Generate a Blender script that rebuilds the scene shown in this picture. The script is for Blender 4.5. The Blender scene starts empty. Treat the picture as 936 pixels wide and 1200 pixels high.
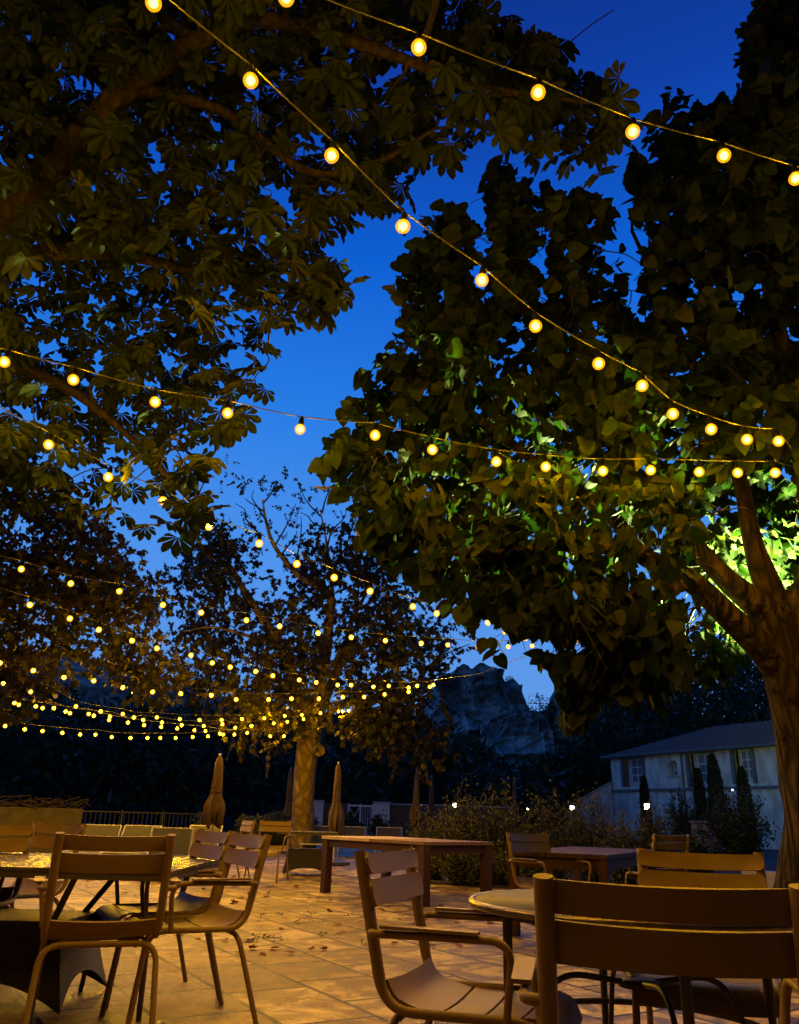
import bpy, bmesh, math, random
import numpy as np
from mathutils import Vector, Matrix, noise
random.seed(7); RNG = np.random.default_rng(11)
SC = bpy.context.scene
COL = SC.collection
PI = math.pi
V = Vector

# ------------------------------------------------------------------ camera
FPX = 936.0; TH = math.atan(358/936.0); ROLL = math.radians(1.6); CH = 0.976
F = V((0, math.cos(TH), math.sin(TH)))
R0 = V((1, 0, 0)); U0 = V((0, -math.sin(TH), math.cos(TH)))
RR = math.cos(ROLL)*R0 + math.sin(ROLL)*U0
UU = -math.sin(ROLL)*R0 + math.cos(ROLL)*U0
EYE = V((0, 0, CH))
def ray(px, py): return F + RR*((px-468)/FPX) + UU*((600-py)/FPX)
def pt(px, py, d): return EYE + ray(px, py)*d
def gp(px, py, z=0.0):
    r = ray(px, py); t = (z-CH)/r.z
    return EYE + r*t
def proj(P):
    P = np.asarray(P, float) - np.array(EYE)
    d = P @ np.array(F); x = P @ np.array(RR); y = P @ np.array(UU)
    return 468+FPX*x/d, 600-FPX*y/d, d
cd = bpy.data.cameras.new('camera'); cam = bpy.data.objects.new('camera', cd); COL.objects.link(cam)
cam.matrix_world = Matrix(((RR.x, UU.x, -F.x, EYE.x), (RR.y, UU.y, -F.y, EYE.y), (RR.z, UU.z, -F.z, EYE.z), (0, 0, 0, 1)))
cd.sensor_fit = 'HORIZONTAL'; cd.sensor_width = 36; cd.lens = 36.0*FPX/936
cd.clip_start = 0.05; cd.clip_end = 3000
SC.camera = cam

# ------------------------------------------------------------------ render settings
SC.view_settings.view_transform = 'Standard'; SC.view_settings.look = 'None'
SC.view_settings.exposure = 0; SC.view_settings.gamma = 1
SC.render.engine = 'CYCLES'
cy = SC.cycles
cy.use_denoising = True
try: cy.denoiser = 'OPENIMAGEDENOISE'
except Exception: pass
cy.max_bounces = 6; cy.diffuse_bounces = 3; cy.glossy_bounces = 2; cy.transmission_bounces = 3
cy.transparent_max_bounces = 16; cy.sample_clamp_indirect = 3.0
cy.use_light_tree = True; filter_width = 2.1
cy.caustics_reflective = False; cy.caustics_refractive = False

# ------------------------------------------------------------------ materials
def nodes(name):
    m = bpy.data.materials.new(name); m.use_nodes = True
    nt = m.node_tree; nt.nodes.clear()
    return m, nt, nt.nodes.new('ShaderNodeOutputMaterial')
def N(nt, t, **kw):
    n = nt.nodes.new('ShaderNode'+t)
    for k, v in kw.items(): setattr(n, k, v)
    return n
def ramp(nt, stops, interp='LINEAR'):
    r = N(nt, 'ValToRGB'); r.color_ramp.interpolation = interp
    el = r.color_ramp.elements
    while len(el) < len(stops): el.new(0.5)
    for e, (p, c) in zip(el, stops):
        e.position = p; e.color = (*c, 1) if len(c) == 3 else c
    return r
def c3(c): return (*c, 1)
def mat(name, a, b, scale=6, rough=.5, rough2=None, bump=.0, metal=0, detail=6, stretch=(1, 1, 1), spec=.5, bscale=None):
    m, nt, out = nodes(name); L = nt.links.new
    p = N(nt, 'BsdfPrincipled'); L(p.outputs[0], out.inputs[0])
    tc = N(nt, 'TexCoord'); mp = N(nt, 'Mapping'); mp.inputs['Scale'].default_value = stretch
    L(tc.outputs['Object'], mp.inputs[0])
    nz = N(nt, 'TexNoise'); nz.inputs['Scale'].default_value = scale; nz.inputs['Detail'].default_value = detail
    L(mp.outputs[0], nz.inputs['Vector'])
    r = ramp(nt, [(.3, a), (.7, b)]); L(nz.outputs[0], r.inputs[0]); L(r.outputs[0], p.inputs['Base Color'])
    p.inputs['Metallic'].default_value = metal; p.inputs['Specular IOR Level'].default_value = spec
    if rough2 is None: p.inputs['Roughness'].default_value = rough
    else:
        mr = N(nt, 'MapRange'); L(nz.outputs[0], mr.inputs[0]); mr.inputs[3].default_value = rough; mr.inputs[4].default_value = rough2
        L(mr.outputs[0], p.inputs['Roughness'])
    if bump:
        nb = N(nt, 'TexNoise'); nb.inputs['Scale'].default_value = bscale or scale*3; nb.inputs['Detail'].default_value = 8
        L(mp.outputs[0], nb.inputs['Vector'])
        bp = N(nt, 'Bump'); bp.inputs['Strength'].default_value = bump; bp.inputs['Distance'].default_value = .02
        L(nb.outputs[0], bp.inputs['Height']); L(bp.outputs[0], p.inputs['Normal'])
    return m
def leafmat(name, cols, trans=.35, rough=.45):
    m, nt, out = nodes(name); L = nt.links.new
    g = N(nt, 'NewGeometry')
    k = len(cols); r = ramp(nt, [((i+.5)/k, c) for i, c in enumerate(cols)])
    L(g.outputs['Random Per Island'], r.inputs[0])
    p = N(nt, 'BsdfPrincipled'); p.inputs['Roughness'].default_value = rough; p.inputs['Specular IOR Level'].default_value = .2
    L(r.outputs[0], p.inputs['Base Color'])
    t = N(nt, 'BsdfTranslucent'); hs = N(nt, 'HueSaturation'); hs.inputs['Value'].default_value = 1.6; hs.inputs['Saturation'].default_value = 1.1
    L(r.outputs[0], hs.inputs['Color']); L(hs.outputs[0], t.inputs[0])
    mx = N(nt, 'MixShader'); mx.inputs[0].default_value = trans
    L(p.outputs[0], mx.inputs[1]); L(t.outputs[0], mx.inputs[2]); L(mx.outputs[0], out.inputs[0])
    return m
def barkmat(name, a, b, sc=(14, 14, 2.2), strength=.9, dist=.03):
    m, nt, out = nodes(name); L = nt.links.new
    p = N(nt, 'BsdfPrincipled'); L(p.outputs[0], out.inputs[0]); p.inputs['Roughness'].default_value = .85
    p.inputs['Specular IOR Level'].default_value = .2
    tc = N(nt, 'TexCoord'); mp = N(nt, 'Mapping'); mp.inputs['Scale'].default_value = sc; L(tc.outputs['Object'], mp.inputs[0])
    n1 = N(nt, 'TexNoise'); n1.inputs['Scale'].default_value = 1.0; n1.inputs['Detail'].default_value = 9; n1.inputs['Distortion'].default_value = .8
    L(mp.outputs[0], n1.inputs['Vector'])
    vo = N(nt, 'TexVoronoi', feature='DISTANCE_TO_EDGE'); vo.inputs['Scale'].default_value = 1.3
    mxv = N(nt, 'MixRGB'); mxv.inputs[0].default_value = .25; L(mp.outputs[0], mxv.inputs[1]); L(n1.outputs['Color'], mxv.inputs[2])
    L(mxv.outputs[0], vo.inputs['Vector'])
    ad = N(nt, 'Math', operation='MULTIPLY'); L(vo.outputs['Distance'], ad.inputs[0]); L(n1.outputs[0], ad.inputs[1])
    r = ramp(nt, [(.0, a), (.22, b)]); L(ad.outputs[0], r.inputs[0]); L(r.outputs[0], p.inputs['Base Color'])
    ad2 = N(nt, 'Math', operation='MULTIPLY_ADD'); L(ad.outputs[0], ad2.inputs[0]); ad2.inputs[1].default_value = 2.0; L(n1.outputs[0], ad2.inputs[2])
    bp = N(nt, 'Bump'); bp.inputs['Strength'].default_value = strength; bp.inputs['Distance'].default_value = dist
    L(ad2.outputs[0], bp.inputs['Height']); L(bp.outputs[0], p.inputs['Normal'])
    return m
def emis(name, col, strength, sampling='AUTO', transp=0.0):
    m, nt, out = nodes(name); L = nt.links.new
    e = N(nt, 'Emission'); e.inputs[0].default_value = c3(col); e.inputs[1].default_value = strength
    if transp:
        t = N(nt, 'BsdfTransparent'); mx = N(nt, 'MixShader'); mx.inputs[0].default_value = transp
        L(e.outputs[0], mx.inputs[1]); L(t.outputs[0], mx.inputs[2]); L(mx.outputs[0], out.inputs[0])
    else: L(e.outputs[0], out.inputs[0])
    m.cycles.emission_sampling = sampling
    return m

M = {}
M['chair'] = mat('chair_paint', (.19, .12, .028), (.25, .165, .04), 7, .36, .6, .05, spec=.4, bscale=260)
M['iron'] = mat('dark_iron', (.05, .042, .035), (.08, .065, .05), 20, .4, .6, .05)
M['wicker'] = None
M['wood'] = mat('table_wood', (.15, .08, .035), (.25, .14, .06), 3, .45, .65, .15, stretch=(1, 14, 1))
M['wood_pale'] = mat('pale_table_wood', (.55, .40, .24), (.68, .52, .33), 3, .35, .55, .1, stretch=(1, 14, 1))
M['darkwood'] = mat('dark_table_wood', (.045, .02, .01), (.08, .036, .018), 3, .6, .75, .15, stretch=(1, 14, 1), spec=.25)
M['metal_top'] = mat('grey_metal_top', (.05, .05, .05), (.085, .083, .08), 14, .5, .62, .06, spec=.2)
M['rim'] = mat('worn_rim', (.12, .10, .07), (.22, .18, .12), 30, .22, .4, .03, metal=.8)
M['glass_top'] = mat('wet_table_top', (.05, .045, .035), (.09, .075, .055), 9, .2, .34, .8, spec=.2, bscale=26)
M['umbrella'] = mat('umbrella_canvas', (.05, .03, .02), (.075, .045, .03), 8, .9, None, .15, stretch=(1, 1, .4))
M['umbrella_d'] = mat('faded_mauve_canvas', (.045, .03, .03), (.07, .048, .05), 8, .9, None, .15, stretch=(1, 1, .4))
M['pole'] = mat('grey_pole', (.25, .25, .26), (.35, .35, .36), 20, .4, .5, metal=.3)
M['sling'] = mat('grey_sling', (.03, .03, .034), (.05, .05, .055), 60, .8, None, .1)
M['stone'] = mat('rubble_stone', (.012, .010, .008), (.035, .028, .022), 5, .9, None, .8, bscale=9)
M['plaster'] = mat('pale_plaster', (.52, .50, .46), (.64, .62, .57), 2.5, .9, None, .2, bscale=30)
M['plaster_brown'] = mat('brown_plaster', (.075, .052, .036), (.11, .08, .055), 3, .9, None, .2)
M['house_wall'] = mat('weathered_house_wall', (.37, .34, .28), (.86, .80, .68), 1.5, .9, None, .35, detail=12, stretch=(1.4, 1.4, .55), bscale=14)
M['roof'] = mat('clay_roof_tile', (.10, .08, .075), (.22, .17, .15), 4, .85, None, .6, stretch=(2, 2, 2), bscale=8)
M['shutter'] = mat('old_shutter', (.10, .10, .10), (.16, .16, .16), 6, .7, None, .1, stretch=(1, 1, .3))
M['frame_white'] = mat('white_frame', (.55, .55, .54), (.68, .68, .66), 10, .6)
M['pane'] = mat('dusk_pane', (.12, .14, .18), (.2, .22, .26), 2, .08, .15, spec=.9)
M['soil'] = mat('bed_soil', (.035, .028, .02), (.07, .055, .04), 12, .95, None, .8)
M['ground'] = mat('dry_ground', (.05, .05, .035), (.10, .09, .06), .6, .95, None, .5)
M['cliff'] = mat('limestone_cliff', (.22, .22, .22), (.58, .57, .55), .10, .95, None, .9, detail=12, stretch=(1, 1, 1.8), bscale=.5)
M['black'] = mat('black_rubber', (.015, .015, .015), (.025, .025, .025), 20, .5)
M['socket'] = mat('matt_black_socket', (.002, .002, .002), (.003, .003, .003), 20, .9, spec=.05)
M['kerb'] = mat('pale_kerb', (.35, .34, .32), (.45, .44, .41), 6, .8, None, .2)
M['bark_near'] = barkmat('furrowed_bark', (.008, .005, .003), (.085, .055, .032), (11, 11, 2.6), 1.0, .09)
M['bark_plane'] = barkmat('plane_bark', (.075, .055, .03), (.24, .18, .10), (5, 5, 2.5), .5, .02)
M['bark_dark'] = barkmat('dark_bark', (.008, .0055, .004), (.028, .019, .013), (16, 16, 3), .8, .02)
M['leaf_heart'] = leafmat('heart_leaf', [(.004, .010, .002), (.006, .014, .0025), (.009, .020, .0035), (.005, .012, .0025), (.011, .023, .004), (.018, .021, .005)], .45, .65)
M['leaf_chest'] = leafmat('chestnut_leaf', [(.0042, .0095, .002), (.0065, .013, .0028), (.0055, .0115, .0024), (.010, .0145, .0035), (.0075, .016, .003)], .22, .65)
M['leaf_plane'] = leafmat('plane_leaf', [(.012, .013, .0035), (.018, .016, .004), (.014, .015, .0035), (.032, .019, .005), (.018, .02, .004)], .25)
M['leaf_bush'] = leafmat('shrub_leaf', [(.05, .06, .02), (.08, .085, .03), (.06, .07, .025), (.10, .09, .035)], .25)
M['leaf_dark'] = leafmat('dark_needle', [(.02, .03, .014), (.035, .045, .02), (.028, .038, .016)], .15)
M['leaf_dry'] = leafmat('dry_leaf', [(.16, .06, .02), (.24, .11, .03), (.12, .05, .02), (.3, .18, .06)], .15, .7)
M['leaf_pale'] = leafmat('pale_dry_leaf', [(.5, .4, .2), (.55, .42, .24)], .15, .7)
BC = (1.0, .47, .0007)
M['bulb_core'] = emis('glowing_filament', BC, 2350, 'FRONT')
M['bulb_glass'] = emis('amber_bulb_glass', (1.0, .38, .010), 1.7, 'NONE', .42)
M['bulb_off'] = emis('dim_bulb_glass', (1.0, .5, .03), .6, 'NONE', .7)
M['lamp'] = emis('white_garden_lamp', (1.0, .82, .5), 14, 'NONE')
M['lamp_blue'] = emis('blue_led', (.25, .3, 1.0), 5, 'NONE')

def wicker_mat():
    m, nt, out = nodes('dark_wicker_weave'); L = nt.links.new
    p = N(nt, 'BsdfPrincipled'); L(p.outputs[0], out.inputs[0]); p.inputs['Roughness'].default_value = .5
    tc = N(nt, 'TexCoord')
    w1 = N(nt, 'TexWave', wave_type='BANDS', bands_direction='Z'); w1.inputs['Scale'].default_value = 32
    w2 = N(nt, 'TexWave', wave_type='BANDS', bands_direction='DIAGONAL'); w2.inputs['Scale'].default_value = 22
    L(tc.outputs['Object'], w1.inputs[0]); L(tc.outputs['Object'], w2.inputs[0])
    mu = N(nt, 'Math', operation='MULTIPLY'); L(w1.outputs['Fac'], mu.inputs[0]); L(w2.outputs['Fac'], mu.inputs[1])
    r = ramp(nt, [(0, (.012, .009, .007)), (1, (.06, .045, .035))]); L(mu.outputs[0], r.inputs[0]); L(r.outputs[0], p.inputs['Base Color'])
    b = N(nt, 'Bump'); b.inputs['Strength'].default_value = .6; b.inputs['Distance'].default_value = .01
    L(mu.outputs[0], b.inputs['Height']); L(b.outputs[0], p.inputs['Normal'])
    return m
M['wicker'] = wicker_mat()

def floor_mat():
    m, nt, out = nodes('worn_stone_paving'); L = nt.links.new
    p = N(nt, 'BsdfPrincipled'); L(p.outputs[0], out.inputs[0]); p.inputs['Specular IOR Level'].default_value = .45
    tc = N(nt, 'TexCoord'); mp = N(nt, 'Mapping', vector_type='TEXTURE')
    mp.inputs['Rotation'].default_value = (0, 0, math.radians(-59.1))
    # rows run along -59 deg; first joint found at 0.361 m along the row normal
    n0 = .361; mp.inputs['Location'].default_value = (n0*.857, n0*.515, 0)
    L(tc.outputs['Object'], mp.inputs[0])
    wn = N(nt, 'TexNoise'); wn.inputs['Scale'].default_value = 2.0; wn.inputs['Detail'].default_value = 4; L(mp.outputs[0], wn.inputs['Vector'])
    mxw = N(nt, 'MixRGB', blend_type='LINEAR_LIGHT'); mxw.inputs[0].default_value = .010; L(mp.outputs[0], mxw.inputs[1]); L(wn.outputs['Color'], mxw.inputs[2])
    br = N(nt, 'TexBrick'); br.offset = .37; br.offset_frequency = 2; br.squash = 1.35; br.squash_frequency = 3
    br.inputs['Scale'].default_value = 1; br.inputs['Brick Width'].default_value = .62; br.inputs['Row Height'].default_value = .523
    br.inputs['Mortar Size'].default_value = .016; br.inputs['Mortar Smooth'].default_value = .08; br.inputs['Bias'].default_value = 0
    br.inputs['Color1'].default_value = (.0, .0, .0, 1); br.inputs['Color2'].default_value = (1, 1, 1, 1); br.inputs['Mortar'].default_value = (.5, .5, .5, 1)
    L(mxw.outputs[0], br.inputs['Vector'])
    tint = ramp(nt, [(0, (.22, .15, .038)), (.4, (.33, .245, .072)), (.75, (.41, .32, .12)), (1, (.56, .47, .24))]); L(br.outputs['Color'], tint.inputs[0])
    # per-slab offset of the stain field
    sc = N(nt, 'VectorMath', operation='SCALE'); L(br.outputs['Color'], sc.inputs[0]); sc.inputs['Scale'].default_value = 9
    ad = N(nt, 'VectorMath', operation='ADD'); L(mp.outputs[0], ad.inputs[0]); L(sc.outputs[0], ad.inputs[1])
    st = N(nt, 'TexNoise'); st.inputs['Scale'].default_value = 2.6; st.inputs['Detail'].default_value = 10; st.inputs['Roughness'].default_value = .68; st.inputs['Distortion'].default_value = .7
    L(ad.outputs[0], st.inputs['Vector'])
    sr = ramp(nt, [(.40, (.20, .13, .06)), (.475, (.50, .41, .28)), (.53, (.98, .95, .88)), (.59, (1.45, 1.45, 1.40))]); L(st.outputs[0], sr.inputs[0])
    mu = N(nt, 'MixRGB', blend_type='MULTIPLY'); mu.inputs[0].default_value = 1; L(tint.outputs[0], mu.inputs[1]); L(sr.outputs[0], mu.inputs[2])
    fn = N(nt, 'TexNoise'); fn.inputs['Scale'].default_value = 34; fn.inputs['Detail'].default_value = 6; fn.inputs['Roughness'].default_value = .7; L(mp.outputs[0], fn.inputs['Vector'])
    fr = ramp(nt, [(.34, (.55, .5, .42)), (.5, (1, 1, 1))]); L(fn.outputs[0], fr.inputs[0])
    mu2 = N(nt, 'MixRGB', blend_type='MULTIPLY'); mu2.inputs[0].default_value = .8; L(mu.outputs[0], mu2.inputs[1]); L(fr.outputs[0], mu2.inputs[2])
    mj = N(nt, 'MixRGB'); L(br.outputs['Fac'], mj.inputs[0]); L(mu2.outputs[0], mj.inputs[1]); mj.inputs[2].default_value = (.007, .005, .003, 1)
    L(mj.outputs[0], p.inputs['Base Color'])
    rr = N(nt, 'MapRange'); L(st.outputs[0], rr.inputs[0]); rr.inputs[1].default_value = .35; rr.inputs[2].default_value = .65; rr.inputs[3].default_value = .42; rr.inputs[4].default_value = .68
    L(rr.outputs[0], p.inputs['Roughness'])
    h = N(nt, 'Math', operation='MULTIPLY_ADD'); L(br.outputs['Fac'], h.inputs[0]); h.inputs[1].default_value = -1.6
    hs = N(nt, 'Math', operation='ADD'); L(st.outputs[0], hs.inputs[0]); L(fn.outputs[0], hs.inputs[1]); L(hs.outputs[0], h.inputs[2])
    b = N(nt, 'Bump'); b.inputs['Strength'].default_value = .55; b.inputs['Distance'].default_value = .012; L(h.outputs[0], b.inputs['Height']); L(b.outputs[0], p.inputs['Normal'])
    return m
M['floor'] = floor_mat()

# ------------------------------------------------------------------ mesh helpers
def mesh_np(name, verts, face_sizes, loops, m, smooth=False):
    me = bpy.data.meshes.new(name)
    verts = np.ascontiguousarray(verts, np.float32); loops = np.ascontiguousarray(loops, np.int32)
    me.vertices.add(len(verts)); me.vertices.foreach_set('co', verts.ravel())
    me.loops.add(len(loops)); me.loops.foreach_set('vertex_index', loops)
    fs = np.asarray(face_sizes, np.int32); me.polygons.add(len(fs))
    me.polygons.foreach_set('loop_start', np.concatenate([[0], np.cumsum(fs)[:-1]]).astype(np.int32))
    if smooth: me.polygons.foreach_set('use_smooth', np.ones(len(fs), bool))
    me.materials.append(m); me.update(calc_edges=True); me.validate()
    return me
class MB:
    def __init__(s): s.v = []; s.f = []; s.sm = []
    def add(s, vs, fs, smooth=False):
        o = len(s.v); s.v += [tuple(v) for v in vs]; s.f += [[i+o for i in f] for f in fs]; s.sm += [smooth]*len(fs)
    def box(s, c, size, rz=0, bevel=0.0, mtx=None):
        bm = bmesh.new(); bmesh.ops.create_cube(bm, size=1)
        for v in bm.verts: v.co = V((v.co.x*size[0], v.co.y*size[1], v.co.z*size[2]))
        if bevel: bmesh.ops.bevel(bm, geom=bm.edges[:], offset=bevel, segments=2, affect='EDGES', profile=.6)
        T = mtx if mtx is not None else Matrix.Translation(c) @ Matrix.Rotation(rz, 4, 'Z')
        bm.verts.index_update()
        s.add([T @ v.co for v in bm.verts], [[v.index for v in f.verts] for f in bm.faces]); bm.free()
    def tube(s, pts, rad, seg=10, caps=True, oval=1.0):
        pts = [V(p) for p in pts]; n = len(pts)
        rad = rad if hasattr(rad, '__len__') else [rad]*n
        tang = []
        for i in range(n):
            t = (pts[min(i+1, n-1)]-pts[max(i-1, 0)])
            tang.append(t.normalized() if t.length > 1e-9 else V((0, 0, 1)))
        ref = V((1, 0, 0)) if abs(tang[0].x) < .9 else V((0, 1, 0))
        a = (ref - tang[0]*ref.dot(tang[0])).normalized()
        vs = []; fs = []
        for i in range(n):
            a = (a - tang[i]*a.dot(tang[i])).normalized(); b = tang[i].cross(a)
            for k in range(seg):
                th = 2*PI*k/seg; vs.append(pts[i] + a*(math.cos(th)*rad[i]*oval) + b*(math.sin(th)*rad[i]))
        for i in range(n-1):
            for k in range(seg):
                k2 = (k+1) % seg; fs.append([i*seg+k, i*seg+k2, (i+1)*seg+k2, (i+1)*seg+k])
        s.add(vs, fs, True)
        if caps:
            o = len(s.v); s.add([vs[k] for k in range(seg)], [list(range(seg))[::-1]]); s.add([vs[(n-1)*seg+k] for k in range(seg)], [list(range(seg))])
    def lathe(s, prof, seg=24, c=(0, 0, 0), fold=None, smooth=True, zf=None):
        vs = []; fs = []; n = len(prof)
        for i, (r, z) in enumerate(prof):
            for k in range(seg):
                th = 2*PI*k/seg; q = r*(fold(th, z) if fold else 1)
                vs.append((c[0]+q*math.cos(th), c[1]+q*math.sin(th), c[2]+z+(zf(th, z) if zf else 0)))
        for i in range(n-1):
            for k in range(seg):
                k2 = (k+1) % seg; fs.append([i*seg+k, i*seg+k2, (i+1)*seg+k2, (i+1)*seg+k])
        fs.append([k for k in range(seg)][::-1]); fs.append([(n-1)*seg+k for k in range(seg)])
        s.add(vs, fs, smooth)
    def sheet(s, grid, thick, smooth=True):
        """grid: rows of points -> closed thin solid"""
        R = len(grid); C = len(grid[0]); g = [[V(p) for p in row] for row in grid]
        nor = []
        for i in range(R):
            row = []
            for j in range(C):
                du = g[min(i+1, R-1)][j]-g[max(i-1, 0)][j]; dv = g[i][min(j+1, C-1)]-g[i][max(j-1, 0)]
                nn = du.cross(dv); row.append(nn.normalized() if nn.length > 1e-12 else V((0, 0, 1)))
            nor.append(row)
        top = [g[i][j]+nor[i][j]*thick/2 for i in range(R) for j in range(C)]
        bot = [g[i][j]-nor[i][j]*thick/2 for i in range(R) for j in range(C)]
        o = R*C; fs = []
        for i in range(R-1):
            for j in range(C-1):
                a = i*C+j; fs.append([a, a+C, a+C+1, a+1]); fs.append([o+a, o+a+1, o+a+C+1, o+a+C])
        s.add(top+bot, fs, smooth)
        ring = [j for j in range(C)] + [i*C+C-1 for i in range(1, R)] + [(R-1)*C+j for j in range(C-2, -1, -1)] + [i*C for i in range(R-2, 0, -1)]
        vs = [top[k] for k in ring]+[bot[k] for k in ring]; n = len(ring)
        s.add(vs, [[k, (k+1) % n, n+(k+1) % n, n+k] for k in range(n)])
    def build(s, name, m, parent=None):
        me = bpy.data.meshes.new(name); me.from_pydata(s.v, [], s.f)
        me.polygons.foreach_set('use_smooth', s.sm); me.materials.append(m); me.update()
        bm = bmesh.new(); bm.from_mesh(me); bmesh.ops.recalc_face_normals(bm, faces=bm.faces); bm.to_mesh(me); bm.free()
        return link(name, me, parent)
def link(name, me, parent=None):
    o = bpy.data.objects.new(name, me); COL.objects.link(o)
    if parent is not None: o.parent = parent
    return o
def fillet(pts, r, n=6):
    pts = [V(p) for p in pts]; out = [pts[0]]
    for i in range(1, len(pts)-1):
        p0, p1, p2 = pts[i-1], pts[i], pts[i+1]
        rr = r[i] if hasattr(r, '__len__') else r
        a = (p0-p1); b = (p2-p1); t = min(rr, a.length*.49, b.length*.49)
        A = p1+a.normalized()*t; B = p1+b.normalized()*t
        for k in range(n+1):
            u = k/n; out.append(A*(1-u)**2 + p1*2*u*(1-u) + B*u*u)
    out.append(pts[-1]); return out
def spline(pts, n=8):
    pts = [V(p) for p in pts]; P = [pts[0]*2-pts[1]]+pts+[pts[-1]*2-pts[-2]]; out = []
    for i in range(1, len(P)-2):
        p0, p1, p2, p3 = P[i-1:i+3]
        for k in range(n):
            t = k/n; out.append(.5*((2*p1)+(p2-p0)*t+(2*p0-5*p1+4*p2-p3)*t*t+(-p0+3*p1-3*p2+p3)*t**3))
    out.append(pts[-1]); return out
def tag(o, label=None, cat=None, group=None, kind=None):
    if label: o['label'] = label
    if cat: o['category'] = cat
    if group: o['group'] = group
    if kind: o['kind'] = kind
    return o
def empty(name, loc=(0, 0, 0), rz=0, label=None, cat=None, group=None):
    o = bpy.data.objects.new(name, None); COL.objects.link(o); o.location = loc; o.rotation_euler = (0, 0, rz)
    o.empty_display_size = .1
    return tag(o, label, cat, group)
def copy_tree(o, parent=None):
    kids = list(o.children)
    c = o.copy(); COL.objects.link(c)
    if parent is not None: c.parent = parent
    for ch in kids: copy_tree(ch, c)
    return c
def norm(a): return a/np.maximum(np.linalg.norm(a, axis=-1, keepdims=True), 1e-9)
def leaves(name, tv, tf, P, A, Nn, S, m, parent=None):
    tv = np.asarray(tv, float); P = np.asarray(P, float); n = len(P); k = len(tv)
    A = norm(np.asarray(A, float)); Nn = np.asarray(Nn, float); Nn = norm(Nn - A*np.sum(A*Nn, 1, keepdims=True)); X = np.cross(A, Nn)
    S = np.asarray(S, float).reshape(n, 1, 1)
    vv = P[:, None, :] + S*(X[:, None, :]*tv[None, :, 0:1] + A[:, None, :]*tv[None, :, 1:2] + Nn[:, None, :]*tv[None, :, 2:3])
    lp = np.concatenate([np.array(f) for f in tf]); sz = np.array([len(f) for f in tf])
    loops = (lp[None, :] + (np.arange(n)*k)[:, None]).ravel()
    return link(name, mesh_np(name, vv.reshape(-1, 3), np.tile(sz, n), loops, m), parent)
def heart():
    side = [(.0, .0), (.22, -.10), (.42, .02), (.47, .26), (.36, .58), (.15, .88), (0, 1.06)]
    v = [(0, 0, 0), (0, .5, .02), (0, 1.06, -.06)]; r = []; l = []
    for x, y in side[1:-1]:
        r.append(len(v)); v.append((x, y, .16*x - .05*y*y))
    for x, y in side[1:-1]:
        l.append(len(v)); v.append((-x, y, .16*x - .05*y*y))
    return v, [[0]+r+[2, 1], [0, 1, 2]+l[::-1]]
def chestnut():
    v = []; f = []
    for ang, ln in ((-1.9, .62), (-1.25, .85), (-.6, 1.0), (0, 1.05), (.6, 1.0), (1.25, .85), (1.9, .62)):
        c, s_ = math.cos(ang), math.sin(ang); o = len(v)
        pr = [(0, 0), (.06, .35), (.15, .70), (.10, .90), (0, 1.0), (-.10, .90), (-.15, .70), (-.06, .35)]
        for x, y in pr:
            x *= ln*1.5; y *= ln; z = .30*abs(x) - .32*y*y
            v.append((x*c+y*s_, -x*s_+y*c, z))
        f += [[o, o+1, o+2, o+3, o+4], [o, o+4, o+5, o+6, o+7]]
    return v, f
def lobed():
    half = [(0, .06), (.18, .0), (.46, .10), (.28, .26), (.52, .56), (.24, .56), (.16, .72), (0, 1.0)]
    v = [(x, y, .14*x) for x, y in half]; n = len(v)
    v += [(-x, y, .14*x) for x, y in half[1:-1]]
    return v, [list(range(n)), [0]+[n-1]+list(range(n+len(half)-3, n-1, -1))]
def oval():
    v = [(0, 0, 0), (.2, .3, .05), (.2, .65, .04), (0, 1, -.04), (-.2, .65, .04), (-.2, .3, .05)]
    return v, [[0, 1, 2, 3], [0, 3, 4, 5]]
def inpoly(poly, x, y):
    x = np.asarray(x); y = np.asarray(y); c = np.zeros(x.shape, bool); n = len(poly)
    for i in range(n):
        x1, y1 = poly[i]; x2, y2 = poly[(i+1) % n]
        c ^= ((y1 > y) != (y2 > y)) & (x < (x2-x1)*(y-y1)/(y2-y1+1e-12)+x1)
    return c
def rvec(n): return norm(RNG.normal(size=(n, 3)))

#SECTIONS
# ------------------------------------------------------------------ sky
w = bpy.data.worlds.new('World'); SC.world = w; w.use_nodes = True
nt = w.node_tree; nt.nodes.clear(); L = nt.links.new
wo = N(nt, 'OutputWorld'); bg = N(nt, 'Background'); bg.inputs[1].default_value = 1.0
sky = N(nt, 'TexSky', sky_type='NISHITA'); sky.sun_disc = False; sky.sun_elevation = math.radians(-3); sky.sun_rotation = math.radians(150); sky.ozone_density = 6
tc = N(nt, 'TexCoord'); sep = N(nt, 'SeparateXYZ'); L(tc.outputs['Generated'], sep.inputs[0])
r = ramp(nt, [(0.0, (.11, .25, .60)), (.14, (.115, .32, .80)), (.30, (.075, .29, .84)), (.46, (.022, .205, .78)), (.62, (.004, .115, .65)), (.74, (.005, .05, .38)), (.9, (.003, .015, .16))])
L(sep.outputs['Z'], r.inputs[0])
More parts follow.
